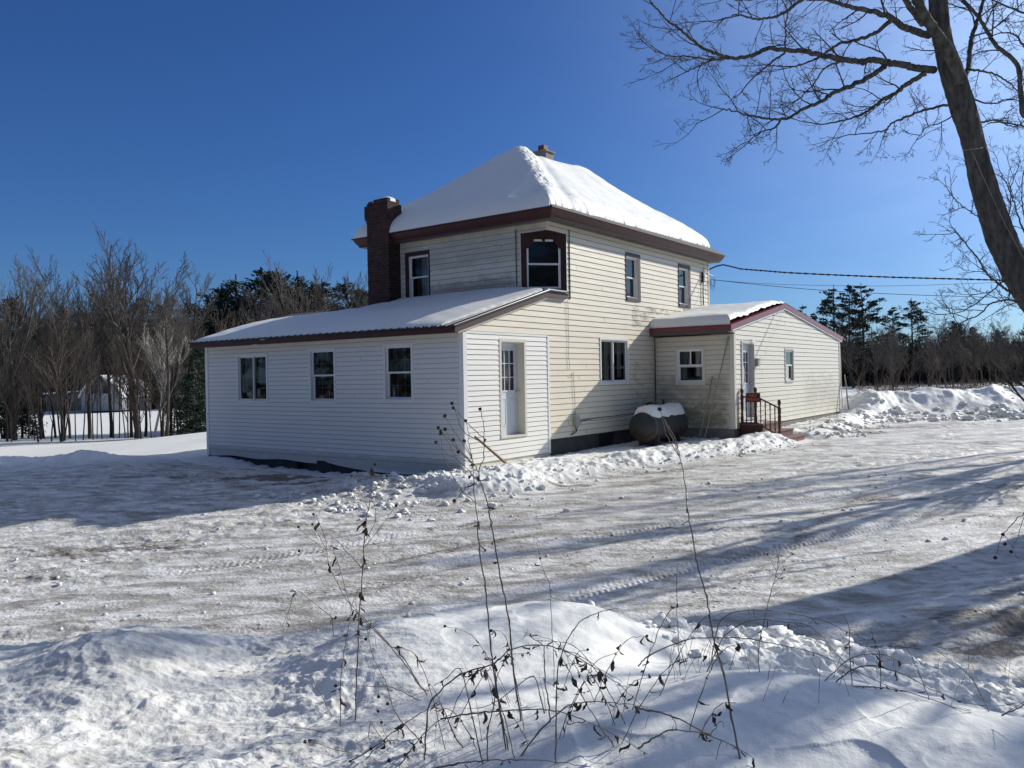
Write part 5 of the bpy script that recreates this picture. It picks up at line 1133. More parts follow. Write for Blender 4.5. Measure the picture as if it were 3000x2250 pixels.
dsp = .10*noise(np.cos(th_)*1.2+sl_*.35, np.sin(th_)*1.2, 5)+.07*(1-2*np.abs(noise(th_*5.1, sl_*.9, 6)))+.06*noise(np.cos(th_)*5+sl_, np.sin(th_)*5+sl_*1.3, 7)
V = C+dv*(1+dsp)[:, None]
addc(mesh_from([tuple(v) for v in V], Fq, 'trunk', M['bark']), 'trunk', M['bark'])
BR = dict(seg=[2, 6, 5, 4, 3], wig=[0, .16, .19, .22, .2], up=[0, .05, .035, .03, .02], tip=[.2, .3, .4, .5, .7], sides=[8, 5, 4, 3, 3], n=[0, 5, 4, 2], start=[.15, .12, .12, .15], ang=[50, 42, 44, 42], len=[.3, .50, .48, .46], rr=[.4, .5, .6, .6], rmin=.0019, flat=.8)
rgb = np.random.default_rng(77); limbs = [Tubes(), Tubes()]
def limb(pts, r0_, r1_, ntw, d0=DB, d1=DB, tw=1.0, s0=.25, tl=.76):
    k = len(pts); Q = spline([bc(x, y, d0+(d1-d0)*i/(k-1)) for i, (x, y) in enumerate(pts)], 7); Q[1:-1] += rgb.normal(size=Q[1:-1].shape)*.005
    n = len(Q); rad = r0_+(r1_-r0_)*np.linspace(0, 1, n)**.8; limbs[0].add(list(Q), rad*(1+.04*rgb.normal(size=n)), 9)
    ntw = int(ntw*.62+1)
    for c in range(ntw):
        f = s0+(1-s0)*(c+rgb.random())/ntw; i = min(int(f*(n-1)), n-2); d_ = unit(Q[i+1]-Q[i]); a = R(28+30*rgb.random()); sd = perp(d_, rgb); sd = unit(sd*np.array([1, .8, 1])+np.array([0, 0, .15]))
        L = tl*(.35+.75*rgb.random())*tw
        grow(limbs, rgb, Q[i], d_*math.cos(a)+sd*math.sin(a), L, max(.006, min(rad[i]*.45, .006+.010*L)), 1, BR)
    # the end runs out into twigs
    d_ = unit(Q[-1]-Q[-4]); grow(limbs, rgb, Q[-1], d_, tl*.8*tw, r1_, 1, BR)
limb([(1690, 450), (1640, 320), (1590, 230), (1530, 150), (1490, 80), (1430, -30), (1330, -200)], .085, .05, 5, DB-.25, DB-.8)
limb([(1545, 378), (1450, 370), (1380, 350), (1280, 335), (1200, 320), (1150, 332), (1030, 320), (900, 290), (830, 272), (740, 272), (640, 262), (560, 300), (450, 312), (350, 285), (280, 250), (220, 200), (160, 150), (100, 110), (50, 50), (10, 10)], .050, .008, 22, DB, DB-2.2, s0=.15)
limb([(450, 312), (360, 322), (280, 350), (200, 390)], .016, .006, 8, DB-1.3, DB-1.6, .8)
limb([(450, 312), (320, 320), (200, 305), (100, 300), (30, 270)], .014, .005, 10, DB-1.3, DB-1.9, .8)
limb([(1275, 360), (1200, 410), (1100, 460), (1000, 500), (930, 550), (850, 580), (740, 640), (640, 640), (540, 620), (460, 600), (380, 585)], .036, .006, 20, DB-.3, DB-2.0, s0=.2)
limb([(712, 650), (680, 690), (600, 720), (520, 785)], .014, .005, 9, DB-1.2, DB-1.5, .7)
limb([(1500, 395), (1400, 450), (1340, 500), (1260, 540), (1200, 590), (1120, 630), (1030, 655), (930, 670), (810, 650)], .036, .006, 22, DB-.1, DB+1.2, s0=.15)
limb([(1612, 570), (1500, 590), (1400, 630), (1320, 660), (1270, 705), (1150, 722), (1050, 735)], .018, .005, 16, DB-.3, DB-1.2, .75, .1)
limb([(1640, 630), (1560, 670), (1500, 690), (1430, 780)], .010, .004, 8, DB-.1, DB-.8, .6, .2)
limb([(1512, 190), (1440, 170), (1370, 140), (1300, 90), (1200, 60), (1100, 40), (1000, 10), (880, -40)], .052, .018, 12, DB, DB-1.4)
limb([(1310, 110), (1220, 180), (1120, 215), (1020, 240), (950, 290), (850, 340), (760, 360), (650, 350)], .028, .006, 16, DB-.7, DB-.2, .9)
limb([(950, -60), (810, 10), (760, 50), (680, 90), (580, 100), (480, 80), (400, 100)], .024, .006, 16, DB-1.4, DB-2.2, .9)
limb([(1040, 330), (950, 370), (900, 440), (830, 520), (770, 560)], .014, .005, 8, DB-.9, DB-.6, .7)
limb([(735, 285), (660, 340), (600, 390), (550, 440), (495, 505)], .014, .006, 3, DB-1.2, DB-1.6, .3)
limb([(1480, 130), (1400, 20), (1350, -80), (1200, -200)], .05, .02, 8, DB, DB-1)
limb([(1250, -30), (1120, -20), (900, 0), (700, -30), (520, 0), (300, -30)], .02, .006, 18, DB+.6, DB+1.0, .9)
limb([(1705, 415), (1730, 350), (1740, 220), (1780, 100), (1810, 0), (1840, -150)], .038, .02, 8, DB+.2, DB+.9)
limb([(1735, 375), (1800, 385), (1870, 400), (1950, 450), (2028, 520), (2150, 560)], .018, .006, 14, DB+.2, DB+.8, .9, .1)
limb([(1760, 540), (1850, 560), (1950, 540), (2060, 560)], .012, .005, 8, DB, DB-.5, .7, .1)
limb([(1790, 660), (1880, 650), (1950, 680), (2080, 690)], .014, .005, 10, DB, DB+.6, .7, .1)
limb([(1735, 200), (1850, 160), (1950, 80), (2060, -20)], .014, .006, 10, DB+.4, DB+.8, .8, .1)
limb([(2040, 1600), (1960, 1580), (1900, 1540), (1830, 1480), (1780, 1400), (1700, 1300), (1640, 1230)], .022, .005, 14, DB-.2, DB-1.0, .8, .1)
limb([(1960, 1500), (1900, 1530), (1820, 1600), (1700, 1680), (1560, 1700)], .012, .004, 12, DB-.2, DB-.6, .8, .1)
limb([(1850, 1250), (1800, 1180), (1750, 1150), (1660, 1080), (1600, 1000)], .010, .004, 9, DB-.3, DB-.8, .6, .1)
limb([(2100, 1680), (2020, 1640), (1950, 1620), (1850, 1640), (1780, 1700), (1600, 1780)], .02, .005, 12, DB-.2, DB-1.0, .9, .1)
limb([(1910, 1250), (1950, 1150), (1960, 1000), (2000, 900)], .010, .004, 8, DB+.2, DB+.5, .7, .1)
for k in range(15):        # the crown above the frame, which dapples the near bank
    cy = -150-75*k; ox = 1545-4*k; s_ = 1 if k % 3 else -1; rch = 900*(1-.035*k)*(.7+.5*rgb.random()); dd = rgb.uniform(-3.2, 3.2)
    limb([(ox, cy), (ox-s_*rch*.25, cy-120), (ox-s_*rch*.6, cy-260), (ox-s_*rch, cy-330)], .05*(1-.03*k), .010, 15, DB, DB+dd, 1.15, .15, 1.1)
addc(limbs[0], 'limbs', M['bark']); addc(limbs[1], 'twigs', M['twig'])
# a thin cord tied round the trunk
t = MB(); t.tube([bc(1693, 815, DB-.24), bc(1740, 806, DB-.26), bc(1795, 800, DB-.22), bc(1810, 796, DB-.1)], .006, 4); t.tube([bc(1745, 812, DB-.26), bc(1790, 920, DB-.27), bc(1850, 1050, DB-.30), bc(1920, 1200, DB-.32), bc(2028, 1400, DB-.33), bc(2200, 1700, DB-.4)], .005, 4)
tag(t.build('cord', M['pole']), 'thin pale cord tied round the leaning maple trunk', 'cord')
# ---- the neighbouring tree whose grey limbs cross the upper right corner, and others beyond the frame whose shadows cross the driveway
DB2 = 13.5
ST = empty('maple_tree', (11.9, 13.5, gz(11.9, 13.5)), 0); tag(ST, 'second bare tree with pale limbs crossing the upper right corner', 'tree')
BT_keep = BT; BT = ST; limbs = [Tubes(), Tubes()]
tb = at(2560, 1060, DB2)
Q = spline([np.array((11.9, 13.5, gz(11.9, 13.5)-.2)), np.array((11.6, 13.5, 2.5)), np.array((11.2, 13.4, 5)), bc(2400, 500, DB2), bc(2330, 0, DB2), bc(2200, -500, DB2)], 8)
limbs[0].add(list(Q), np.linspace(.24, .09, len(Q)), 12)
limb([(2360, 700), (2120, 640), (2028, 620), (2010, 500), (1990, 350), (1880, 250), (1830, 170), (1780, 90), (1700, 0), (1600, -120)], .055, .02, 16, DB2, DB2-.4, 1.1, .1)
limb([(2380, 900), (2200, 800), (2100, 690), (2020, 680), (1900, 660), (1830, 670)], .03, .006, 12, DB2, DB2+.8, .9, .2)
limb([(2350, 500), (2150, 330), (2030, 250), (1980, 190), (1900, 180), (1760, 230)], .03, .006, 16, DB2, DB2-.5, 1.0, .2)
limb([(2350, 300), (2150, 120), (2000, 60), (1900, 20), (1760, -60)], .03, .008, 14, DB2, DB2+.5, 1.0, .2)
limb([(2480, 1500), (2300, 1400), (2100, 1350), (2028, 1250), (1990, 1150), (1960, 1050), (1900, 930)], .03, .005, 18, DB2, DB2-1.0, 1.0, .2)
limb([(2480, 1700), (2200, 1500), (2060, 1280), (2020, 1100), (2020, 950)], .025, .005, 14, DB2, DB2-.6, 1.0, .2)
addc(limbs[0], 'limbs', M['bark']); addc(limbs[1], 'twigs', M['twig']); BT = BT_keep
LIB['shade0'] = tree_meshes(91, 11, dict(VASE, rmin=.010, n=[9, 7, 6, 5], h0=.6), .24, tm='bark', cm='twig'); LIB['shade1'] = tree_meshes(92, 11, dict(TALL, rmin=.010, n=[16, 5, 4], start=[.42, .3, .3]), .34, tm='bark', cm='twig')
for k in ('shade0', 'shade1'): HT[k] = max(v.co.z for v in LIB[k][1].vertices)
for k, (x, y, h, kd, lab) in enumerate(((13.6, 17.6, 11, 'shade0', 'bare roadside tree beyond the right edge, level with the house end'), (18.2, 15.5, 12, 'shade1', 'bare roadside tree farther off to the right'), (19.5, 22.5, 12, 'shade0', 'bare tree on the right beyond the berm end'), (9.2, 7.6, 9.5, 'shade1', 'bare roadside tree nearest the photographer'), (7.6, 3.2, 8, 'shade1', 'young bare tree at the right hand of the photographer'), (15.6, 10.4, 12, 'dense0', 'unseen dark evergreen added beyond the right edge for shade'), (17.5, 11.0, 12, 'dense1', 'second unseen dark evergreen, added for shade'), (16.8, 13.4, 13, 'shade0', 'bare tree beside the added evergreens'), (14.3, 14.3, 13, 'shade1', 'tall bare tree off to the right, nearer than the added evergreens'))):
    put(kd, x, y, h, 'maple_tree' if kd[0] == 's' else 'evergreen_tree', lab, wide=.75 if kd[0] == 's' else .62)  # the two evergreens are added out of view to shade the near ridge
# thin hanging twigs over the right part of the berm, from a small tree by the drive
for vx, vt, d, w_, lab in ((2235, 700, 17, 1.25, 'small bare tree with arching twigs at the right edge'), (2330, 640, 16, 1.4, 'bare bushy tree just outside the right edge')):
    putpx('shade0', vx, vt, d, 'bare_tree', lab, wide=w_)
# ------------------------------------------------------------------ dry weeds on the near bank
DD = np.concatenate([np.arange(1.6, 8, .03)])
def tdist(vx, vy):
    q = ray(vx*K, vy*K); x = DD*q[0]/q[1]; z = DD*q[2]/q[1]; h = terrain(x, DD); b = np.nonzero(z < h)[0]
    return float(DD[b[0]]) if len(b) else 99.
def A1(c): return (516+.4*c[0], 1069+.4*c[1])
def A2(c): return (1401+.3667*c[0], 1069+.3667*c[1])
def A3(c): return (914+.1778*c[0], 848+.1778*c[1])
def A4(c): return (1106+.2667*c[0], 811+.2667*c[1])
rw = random.Random(9); rgw = np.random.default_rng(9)
def seed_head(p, r, parent):
    b = bmesh.new(); bmesh.ops.create_icosphere(b, subdivisions=2, radius=r)
    for v in b.verts: v.co *= 1+rw.uniform(-.18, .22)
    me = bpy.data.meshes.new('seed_head'); b.to_mesh(me); b.free(); me.materials.append(M['seed'])
    o = bpy.data.objects.new('seed_head', me); COL.objects.link(o); o.parent = parent; o.location = Vector(p)-parent.location
    return o
def dead_leaf(p, s, parent):
    m = MB(); n = 6; w_ = s*rw.uniform(.10, .2); P = []; d = Vector((rw.uniform(-.4, .4), rw.uniform(-.4, .4), -1)).normalized(); sd = d.cross(Vector((rw.uniform(-1, 1), rw.uniform(-1, 1), .2))).normalized(); q = Vector((0, 0, 0))
    for i in range(n+1):
        f = i/n; d = (d+Vector((rw.uniform(-.9, .9), rw.uniform(-.9, .9), rw.uniform(-.5, .6)))).normalized(); wi = w_*math.sin(math.pi*min(.97, f*.9+.06)); c = sd.cross(d)*wi*.7
        P += [q-sd*wi+c, q, q+sd*wi+c]; q = q+d*s/n
    fs = []
    for i in range(n): a = i*3; fs += [(a, a+1, a+4, a+3), (a+1, a+2, a+5, a+4)]
    m.add(P, fs); o = m.build('dead_leaf', M['leaf'], parent, recalc=False); o.location = Vector(p)-parent.location; return o
def stem_pts(pts, dep, bury=True):
    out = []
    for i, (x, y) in enumerate(pts):
        d = dep+.0
        t = tdist(x, y)
        if t < d+.02: d = t-.02 if not (i == 0 and bury) else t+.04
        out.append(np.array(at(x, y, d)))
    return out
def weed(label, trunk, r0_=.0045, branches=(), heads=(), leaves=0, dep=None, mat='weed', cat='dry weed', name='dried_weed', fine=6, tipr=.0015, group=None, jit=.004):
    """trunk: list of view points, root first; branches: more lists starting on the stem"""
    d = dep or min(6.5, tdist(*trunk[0]))
    P = stem_pts(trunk, d); o = empty(name, tuple(P[0])); tag(o, label, cat, group); m = MB()
    def one(pts, ra, rb):
        Q = spline(pts, fine); Q[1:] += rgw.normal(size=Q[1:].shape)*jit*.35
        n = len(Q); m.tube([Vector(q)-o.location for q in Q], [.66*(ra+(rb-ra)*i/(n-1))*(1+(.35 if i % fine == 0 else 0)) for i in range(n)], 5); return Q
    Q = one(P, r0_, tipr)
    for b in branches:
        B = stem_pts(b, d+rw.uniform(-.08, .08), False); B[0] = Q[int(np.argmin([np.linalg.norm(q-B[0]) for q in Q]))] if len(b) > 1 else B[0]
        one(B, r0_*.45, tipr)
    m.build('stem', M[mat], o, smooth=True)
    for h in heads:
        hx, hy, hr = h if len(h) == 3 else (*h, .011); seed_head(at(hx, hy, min(d, tdist(hx, hy)-.02)), hr, o)
    for k in range(int(leaves*1.7)):
        q = Q[rw.randrange(len(Q)//5, len(Q))]; dead_leaf(Vector(q), rw.uniform(.02, .065), o)
    return o
a3 = lambda L: [A3(c) for c in L]; a1 = lambda L: [A1(c) for c in L]; a2 = lambda L: [A2(c) for c in L]; a4 = lambda L: [A4(c) for c in L]
def hd(L, f, r=.011): return [(*f(c), r) for c in L]
weed('tall forked weed with round seed heads in front of the white corner', a1([(1530, 1245), (1490, 1000), (1470, 800), (1460, 680), (1420, 480), (1380, 250), (1350, 100)])+a3([(795, 1380), (720, 1150), (675, 960), (740, 780), (738, 560), (740, 450), (715, 260), (690, 205)]), .0060,
     [a3([(675, 960), (620, 880), (590, 770), (560, 640), (550, 520), (520, 350)]), a3([(560, 660), (500, 480), (430, 330), (370, 190)]), a3([(700, 1150), (560, 960), (480, 870), (410, 810), (350, 690), (240, 500)]), a3([(740, 570), (620, 450), (550, 385), (430, 250), (355, 135)])],
     hd([(690, 200), (350, 130), (368, 188), (515, 343), (213, 463), (598, 880)], A3, .0068), leaves=5)
weed('tall thin weed with many small seed heads left of the forked one', a1([(1450, 1410), (1390, 1050), (1360, 800), (1330, 500), (1300, 300), (1290, 150)])+a3([(685, 1659), (650, 1450), (620, 1200), (605, 900), (590, 760)]), .0052,
     [a3([(620, 1340), (470, 1190), (350, 990), (280, 850), (230, 680), (218, 500)]), a3([(590, 760), (440, 560), (360, 450), (265, 285)]), a3([(520, 900), (360, 780), (250, 710), (160, 605)]), a3([(570, 820), (430, 700), (330, 560), (270, 445)]), a3([(605, 860), (480, 740), (365, 575)]), a3([(600, 1150), (575, 1105), (500, 1180), (380, 1315)]), a3([(590, 780), (500, 590)]), a3([(560, 860), (430, 722)]), a3([(500, 860), (185, 432)])],
     hd([(215, 498), (265, 283), (158, 605), (270, 443), (367, 573), (380, 1315), (500, 587), (427, 722), (185, 430)], A3, .0068), leaves=3)
weed('tall weed standing left of the middle, forked at the top', a1([(625, 1240), (640, 900), (650, 650), (670, 400), (680, 200), (700, 80), (718, -40), (735, -160)]), .0050,
     [a1([(700, 90), (660, 0), (610, -100)]), a1([(690, 300), (760, 180), (850, 60)]), a1([(700, 260), (740, 130), (720, 0)]), a1([(715, 0), (800, -100)]), a1([(650, 430), (540, 260), (500, 230)])], hd([(850, 58), (735, -165), (800, -102), (610, -102)], A1, .0065)+hd([(1105, 0)], A1, .001)[:0], leaves=8)
weed('long leaning weed crossing behind the tall left stem', a1([(1060, 1070), (985, 1040), (900, 920), (760, 750), (600, 590), (520, 450), (480, 350), (470, 250), (415, 105)]), .0045,
     [a1([(470, 300), (400, 160)]), a1([(465, 310), (390, 240), (320, 175)]), a1([(470, 260), (440, 170)])], hd([(403, 105), (397, 158), (322, 173), (325, 303)], A1, .006), leaves=2, dep=3.7)
weed('second leaning weed beside it, its withered leaves bunched', a1([(1040, 1110), (960, 1000), (880, 870), (780, 780), (640, 640), (600, 590), (540, 380), (500, 270)]), .0045, [a1([(640, 640), (630, 560), (650, 500)])], (), 7, dep=3.65)
weed('thin straight stem left of the tall left weed', a1([(550, 1270), (548, 1050), (570, 850), (600, 660), (620, 560)]), .0032, leaves=5)
weed('bent stem broken into an upside down V at the left', a1([(515, 785), (505, 700), (500, 662), (400, 580), (312, 517), (280, 590), (255, 700)]), .0035, [a1([(275, 610), (240, 700)]), a1([(280, 640), (300, 720), (440, 775), (500, 790)])], (), 4, jit=.002)
weed('straight leaning stalk alone on the left slope', a1([(512, 1215), (460, 1110), (400, 1000), (350, 900), (305, 815)]), .0030)
weed('low stalk with two round heads lying on the snow at bottom left', a1([(640, 1400), (560, 1385), (500, 1370), (440, 1345), (380, 1328)]), .0030, [a1([(430, 1345), (355, 1333)])], hd([(384, 1328), (357, 1332)], A1, .0075))
weed('bent stalk with a small head pointing left', a1([(985, 1110), (950, 1100), (830, 1040), (700, 1035), (525, 1031)]), .0032, (), hd([(523, 1031)], A1, .0075), dep=3.3)
weed('curved stem falling from the left plants to the lower middle', a1([(1030, 1380), (950, 1300), (860, 1200), (820, 1110), (790, 1000), (720, 870), (690, 700)]), .0038, [a1([(800, 1040), (760, 1000), (755, 1090)])], hd([(755, 1090), (803, 1128), (686, 778)], A1, .0065), leaves=2)
weed('great arched bramble cane, highest of the arches in the middle', a1([(1000, 1475), (1015, 1250), (1040, 1110), (1200, 970), (1380, 910), (1460, 840), (1600, 812), (1740, 835), (1900, 920), (2050, 1020), (2190, 1150)]), .0055, [a1([(1740, 835), (1830, 860), (1950, 940), (2070, 1010)]), a1([(1650, 812), (1560, 755), (1545, 765)])], (), 9, mat='weed', cat='bramble', name='bramble_cane')
weed('low arched bramble cane running out to the right', a1([(1480, 1475), (1620, 1280), (1760, 1150), (1900, 1115), (2080, 1130), (2210, 1150)]), .0055, (), (), 4, cat='bramble', name='bramble_cane', dep=3.0)
weed('long flat cane reaching from the middle to lower right', a1([(1090, 1210), (1260, 1180), (1400, 1170), (1560, 1160), (1700, 1165), (1850, 1210), (2000, 1280), (2212, 1400)]), .0050, (), (), 7, cat='bramble', name='bramble_cane', dep=3.0)
weed('cane bent at a sharp knee in the middle', a1([(1325, 1475), (1300, 1380), (1250, 1150), (1195, 942), (1120, 990), (1055, 1030)]), .0048, (), (), 2, mat='weed pale', jit=.001)
weed('pale stem with a knee right of the middle', a1([(1650, 1180), (1630, 1100), (1592, 980), (1500, 1035), (1400, 1110), (1300, 1150), (1140, 1150)]), .0042, (), (), 1, mat='weed pale', jit=.001, dep=3.2)
weed('thin cane lying along the bottom edge', a1([(1040, 1478), (1180, 1450), (1300, 1437), (1500, 1430), (1700, 1440), (1900, 1468)]), .0048, (), (), 3, cat='bramble', name='bramble_cane', dep=2.85)
weed('stiff upright stem cut off square in the middle', a1([(1680, 1260), (1672, 1120), (1655, 1000), (1650, 900), (1648, 815)]), .0045, (), (), 0, tipr=.003)
weed('tall curving stem that bends over to the right', a1([(1710, 1478), (1712, 1300), (1715, 1100), (1730, 900), (1800, 740), (1880, 660), (2000, 620), (2050, 612)]), .0048, (), (), 3)
weed('stem slanting down to the right below the arches', a1([(2060, 1420), (2010, 1330), (1950, 1250), (1850, 1080), (1780, 940), (1742, 870)]), .0042, (), (), 2, dep=3.0)
weed('small broken stem shaped like a tick at lower left', a1([(697, 1325), (703, 1280), (712, 1238), (760, 1300), (795, 1345)]), .0035, jit=.001)
weed('thin stem with a small head in front of the driveway edge', a1([(1705, 1100), (1700, 900), (1690, 700), (1680, 500), (1650, 420), (1625, 340)]), .0030, [a1([(1625, 345), (1610, 260)])], hd([(1627, 343)], A1, .006), leaves=2, dep=3.9)
weed('stem fanning left from the bottom centre', a1([(860, 1478), (920, 1390), (1000, 1290), (1080, 1220), (1150, 1180)]), .0042, (), (), 2, dep=3.0)
weed('stem from the lower centre leaning hard right', a1([(1225, 1390), (1150, 1270), (1100, 1150), (1060, 1060), (1030, 1020)]), .0042, (), (), 4)
weed('stem leaning left out of the bottom tangle', a1([(1350, 1475), (1340, 1300), (1380, 1130), (1390, 1000), (1440, 890), (1450, 830)]), .0042, (), (), 5)
weed('slender weed rising from the middle tangle', a1([(1460, 1410), (1430, 1250), (1400, 1080), (1370, 900), (1325, 878)]), .0042, (), (), 3)
weed('low weed arching from the tangle to the bottom left', a1([(600, 1440), (720, 1370), (850, 1270), (960, 1190), (1060, 1130), (1100, 1060)]), .0040, (), hd([(603, 1440), (715, 1370), (810, 1432)], A1, .0065), 4, dep=3.1)
weed('short curly weed at the bottom left of the tangle', a1([(690, 1420), (800, 1330), (900, 1330), (990, 1310)]), .0032, [a1([(800, 1330), (770, 1230)])], hd([(770, 1228), (752, 1168)], A1, .006), 3, dep=3.1)
weed('tallest single stem right of the middle, its forked top against the house', a2([(550, 1612), (490, 1310), (440, 1050), (400, 920), (370, 780), (340, 600), (290, 430), (260, 250), (230, 80)])+a4([(1420, 1106), (1405, 880), (1355, 660), (1260, 430), (1195, 275)]), .0058,
     [a4([(1355, 660), (1330, 560), (1285, 470), (1270, 410)]), a4([(1350, 640), (1280, 540), (1235, 430), (1215, 345)]), a4([(1275, 380), (1325, 520), (1356, 650)])], hd([(1196, 272)], A4, .008), leaves=2, dep=2.95)
weed('long arched cane across the right slope, lowest of three', a2([(-60, 1010), (0, 950), (200, 860), (400, 840), (600, 850), (800, 890), (1000, 940), (1250, 1050), (1500, 1160), (1900, 1270)]), .0052, (), (), 4, cat='bramble', name='bramble_cane', dep=3.75)
weed('long arched cane across the right slope, middle of three', a2([(345, 1045), (400, 920), (450, 830), (600, 740), (800, 750), (960, 780), (1130, 960), (1300, 1120)]), .0048, (), (), 3, cat='bramble', name='bramble_cane', dep=3.8)
weed('long arched cane across the right slope, highest of three', a2([(370, 1030), (400, 800), (480, 700), (650, 680), (850, 700), (1050, 750), (1180, 815), (1250, 825)]), .0045, (), (), 3, cat='bramble', name='bramble_cane', dep=3.85)
weed('arched cane at the right with a flat top', a2([(1020, 1110), (1200, 960), (1370, 940), (1500, 990)]), .0036, (), (), 2, cat='bramble', name='bramble_cane')
weed('long low cane running off the right edge', a2([(1085, 1120), (1200, 1030), (1320, 1005), (1480, 1050), (1700, 1160), (1950, 1240), (2240, 1220)]), .0048, (), (), 3, cat='bramble', name='bramble_cane')
weed('cane hugging the crest of the right snow ridge', a2([(1140, 1135), (1300, 1130), (1500, 1155), (1800, 1250), (1900, 1280)]), .0042, (), (), 2, cat='bramble', name='bramble_cane')
weed('dark cane ending in a point at the bottom, left of the tallest stem', a2([(-80, 1250), (0, 1270), (150, 1310), (350, 1410), (500, 1480), (630, 1558)]), .0058, [a2([(430, 1440), (400, 1550)])], (), 3, cat='bramble', name='bramble_cane', dep=2.8)
weed('dark cane crossing under the pointed one', a2([(-60, 1490), (0, 1450), (140, 1385), (330, 1410), (500, 1475)]), .0055, [a2([(150, 1385), (130, 1290)]), a2([(340, 1410), (425, 1330), (445, 1370)])], (), 2, cat='bramble', name='bramble_cane', dep=2.75)
weed('reddish plumed weed on the right slope', a2([(655, 1060), (650, 900), (680, 750), (720, 580), (760, 430), (770, 290)]), .0034, [a2([(735, 520), (800, 440)]), a2([(750, 470), (700, 350)]), a2([(760, 420), (820, 370), (850, 350)]), a2([(765, 360), (740, 290)]), a2([(720, 590), (790, 560)])], hd([(800, 440), (850, 350), (700, 350)], A2, .004), 2)
weed('thin upright stem at the left foot of the right slope', a2([(190, 1070), (172, 800), (165, 500), (170, 420)]), .0030, (), (), 1)
weed('upright stem in the middle of the right slope', a2([(1200, 1140), (1182, 900), (1185, 800), (1150, 710)]), .0034, (), (), 2)
weed('curved stem on the right slope leaning left', a2([(2010, 1290), (1960, 1180), (1900, 1080), (1800, 990), (1700, 920)]), .0034, (), (), 0)
weed('arched stem near the right edge', a2([(2230, 1110), (2000, 960), (1850, 930), (1670, 940)]), .0034, (), (), 1)
weed('short stem with a curled dark leaf on the right slope', a2([(1370, 1160), (1362, 950), (1330, 860), (1310, 800)]), .0032, (), (), 3)
weed('thin stem rising behind the right ridge', a2([(1660, 1220), (1600, 1070), (1550, 950), (1460, 800)]), .0030, (), (), 1)
weed('drooping weed at the right edge with hanging heads', [(2330, 1250), (2290, 1150)]+a2([(2320, 60), (2212, 110), (2140, 170), (2080, 250), (2045, 365)]), .0040, [a2([(2230, 100), (2180, 230), (2135, 332)]), [(2290, 1150)]+a2([(2212, 385), (2140, 300), (2090, 235)])], hd([(2042, 370), (2135, 335), (2088, 233), (2100, 290)], A2, .0065), 0, dep=3.0)
weed('pale slanting stems at the lower right corner', a2([(2080, 1300), (2212, 1240), (2300, 1180)]), .0045, [a2([(2140, 1300), (2240, 1200)])], (), 0, mat='weed', dep=3.0)
weed('fine stalk lying on the bottom left snow', [(583, 1620), (600, 1640)][:0]+[(792, 2165*.7373), (720, 1585), (640, 1572), (575, 1570)][::1], .0026, dep=3.4)
for k in range(22):
    vx, vy = rw.uniform(900, 1560), rw.uniform(1500, 1656); h = rw.uniform(80, 260); lx = rw.choice([-1, 1])*rw.uniform(.2, 1.1)*h; bend = rw.uniform(.1, .5)
    pts = [(vx, vy), (vx+lx*.25, vy-h*.45), (vx+lx*.6, vy-h*.85), (vx+lx, vy-h*(1-bend*.3))]
    weed('thin curved weed in the lower middle tangle', pts, rw.uniform(.0022, .0036), [], [(*pts[-1], .006)] if k % 3 == 0 else [], 3, name='dried_weed', group='thin curved weeds in the lower middle tangle')
# many slight stems, individually rooted
for k in range(70):
    zone = k % 3
    if zone == 0: vx, vy = rw.uniform(1440, 1640), rw.uniform(1430, 1462)
    elif zone == 1: vx, vy = rw.uniform(1640, 2180), rw.uniform(1440, 1530)
    else: vx, vy = rw.uniform(780, 1500), rw.uniform(1380, 1640)
    h = rw.uniform(30, 130)*(.8 if zone == 2 else 1); lx = rw.uniform(-.5, .5)*h
    weed('slight dry stalk poking out of the near snow bank', [(vx, vy), (vx+lx*.4, vy-h*.5), (vx+lx, vy-h)], rw.uniform(.0015, .0026), mat=rw.choice(['weed', 'weed', 'weed pale']), cat='dry stalk', name='dry_stalk', fine=3, tipr=.0008, group='slight dry stalks in the near bank')
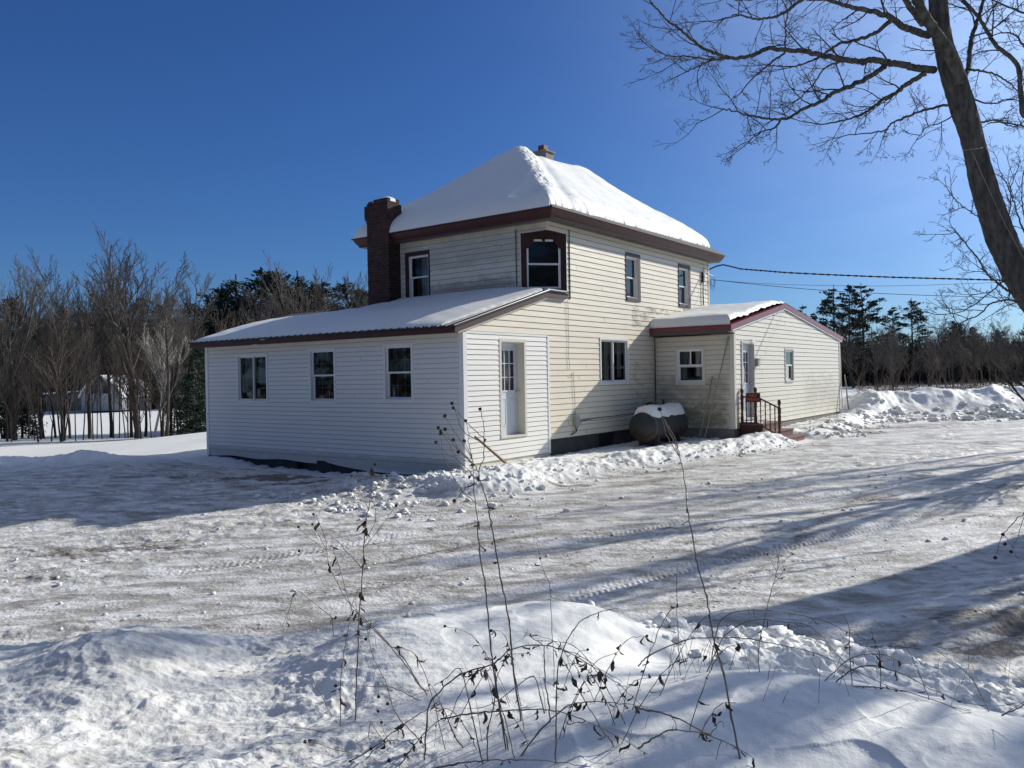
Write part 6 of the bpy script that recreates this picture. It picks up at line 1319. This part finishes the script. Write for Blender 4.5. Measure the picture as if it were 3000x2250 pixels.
# ------------------------------------------------------------------ loose clods of snow
def lumps():
    rg = np.random.default_rng(4); b = bmesh.new(); bmesh.ops.create_icosphere(b, subdivisions=2, radius=1); base = np.array([v.co[:] for v in b.verts]); fc = np.array([[v.index for v in f.verts] for f in b.faces]); b.free()
    pos = []
    for k in range(2600):
        t = rg.random()
        if t < .10:
            u = rg.uniform(-1.5, 9); v = -(1.75+2.25*float(sstep(-.5, 8.5, u)))+rg.normal()*.28; X, Y = h2w(u, v)[:2]; s = .012+.045*rg.random()**4
        elif t < .30: u = -rg.random()*3.5; v = .2+rg.normal()*1.1; X, Y = h2w(u, v)[:2]; s = .015+.07*rg.random()**4
        elif t < .62: X = rg.uniform(-6, 8); Y = 5.9+.15*X*(X > 0)*-1+rg.normal()*.35+.5*(X < 0); s = .015+.05*rg.random()**3
        elif t < .67: X = rg.uniform(.8, 4.5); Y = rg.uniform(4.3, 5.6); s = .02+.06*rg.random()**2.5
        elif t < .79: X = rg.uniform(13, 27); Y = 28.8+rg.normal()*.6; s = .05+.16*rg.random()**3
        elif t < .84: u = rg.uniform(11, 20); v = -4.3+rg.normal()*.4; X, Y = h2w(u, v)[:2]; s = .04+.09*rg.random()**3
        else: X = rg.uniform(-7, 9); Y = rg.uniform(7, 16); s = .012+.025*rg.random()**3
        uu, vv = w2h(X, Y)
        if -.1 < vv and uu > -.1: continue
        pos.append((X, Y, s))
    pos = np.array(pos); Z = terrain(pos[:, 0], pos[:, 1])+ZG; n = len(pos); nb_ = len(base)
    V = np.empty((n, nb_, 3))
    for i in range(n):
        s = pos[i, 2]; q = base*(1+.20*rg.normal(size=(nb_, 1)))*np.array([1, rg.uniform(.6, 1), rg.uniform(.5, .8)]); a = rg.random()*6.28; c, s2 = math.cos(a), math.sin(a)
        q = q @ np.array([[c, s2, 0], [-s2, c, 0], [0, 0, 1]]); V[i] = q*s+np.array([pos[i, 0], pos[i, 1], Z[i]+s*.25])
    F = (fc[None]+(np.arange(n)*nb_)[:, None, None]).reshape(-1, 3)
    me = bpy.data.meshes.new('snow_clods'); me.vertices.add(n*nb_); me.vertices.foreach_set('co', V.ravel()); nf = len(F); me.loops.add(nf*3); me.loops.foreach_set('vertex_index', F.ravel().astype(np.int32)); me.polygons.add(nf)
    me.polygons.foreach_set('loop_start', np.arange(0, nf*3, 3, dtype=np.int32)); me.polygons.foreach_set('use_smooth', np.ones(nf, bool)); me.update(calc_edges=True); me.materials.append(M['crust']); o = bpy.data.objects.new('snow_clods', me); COL.objects.link(o); tag(o, 'loose clods of snow along the driveway edges', 'snow', kind='stuff')
lumps()
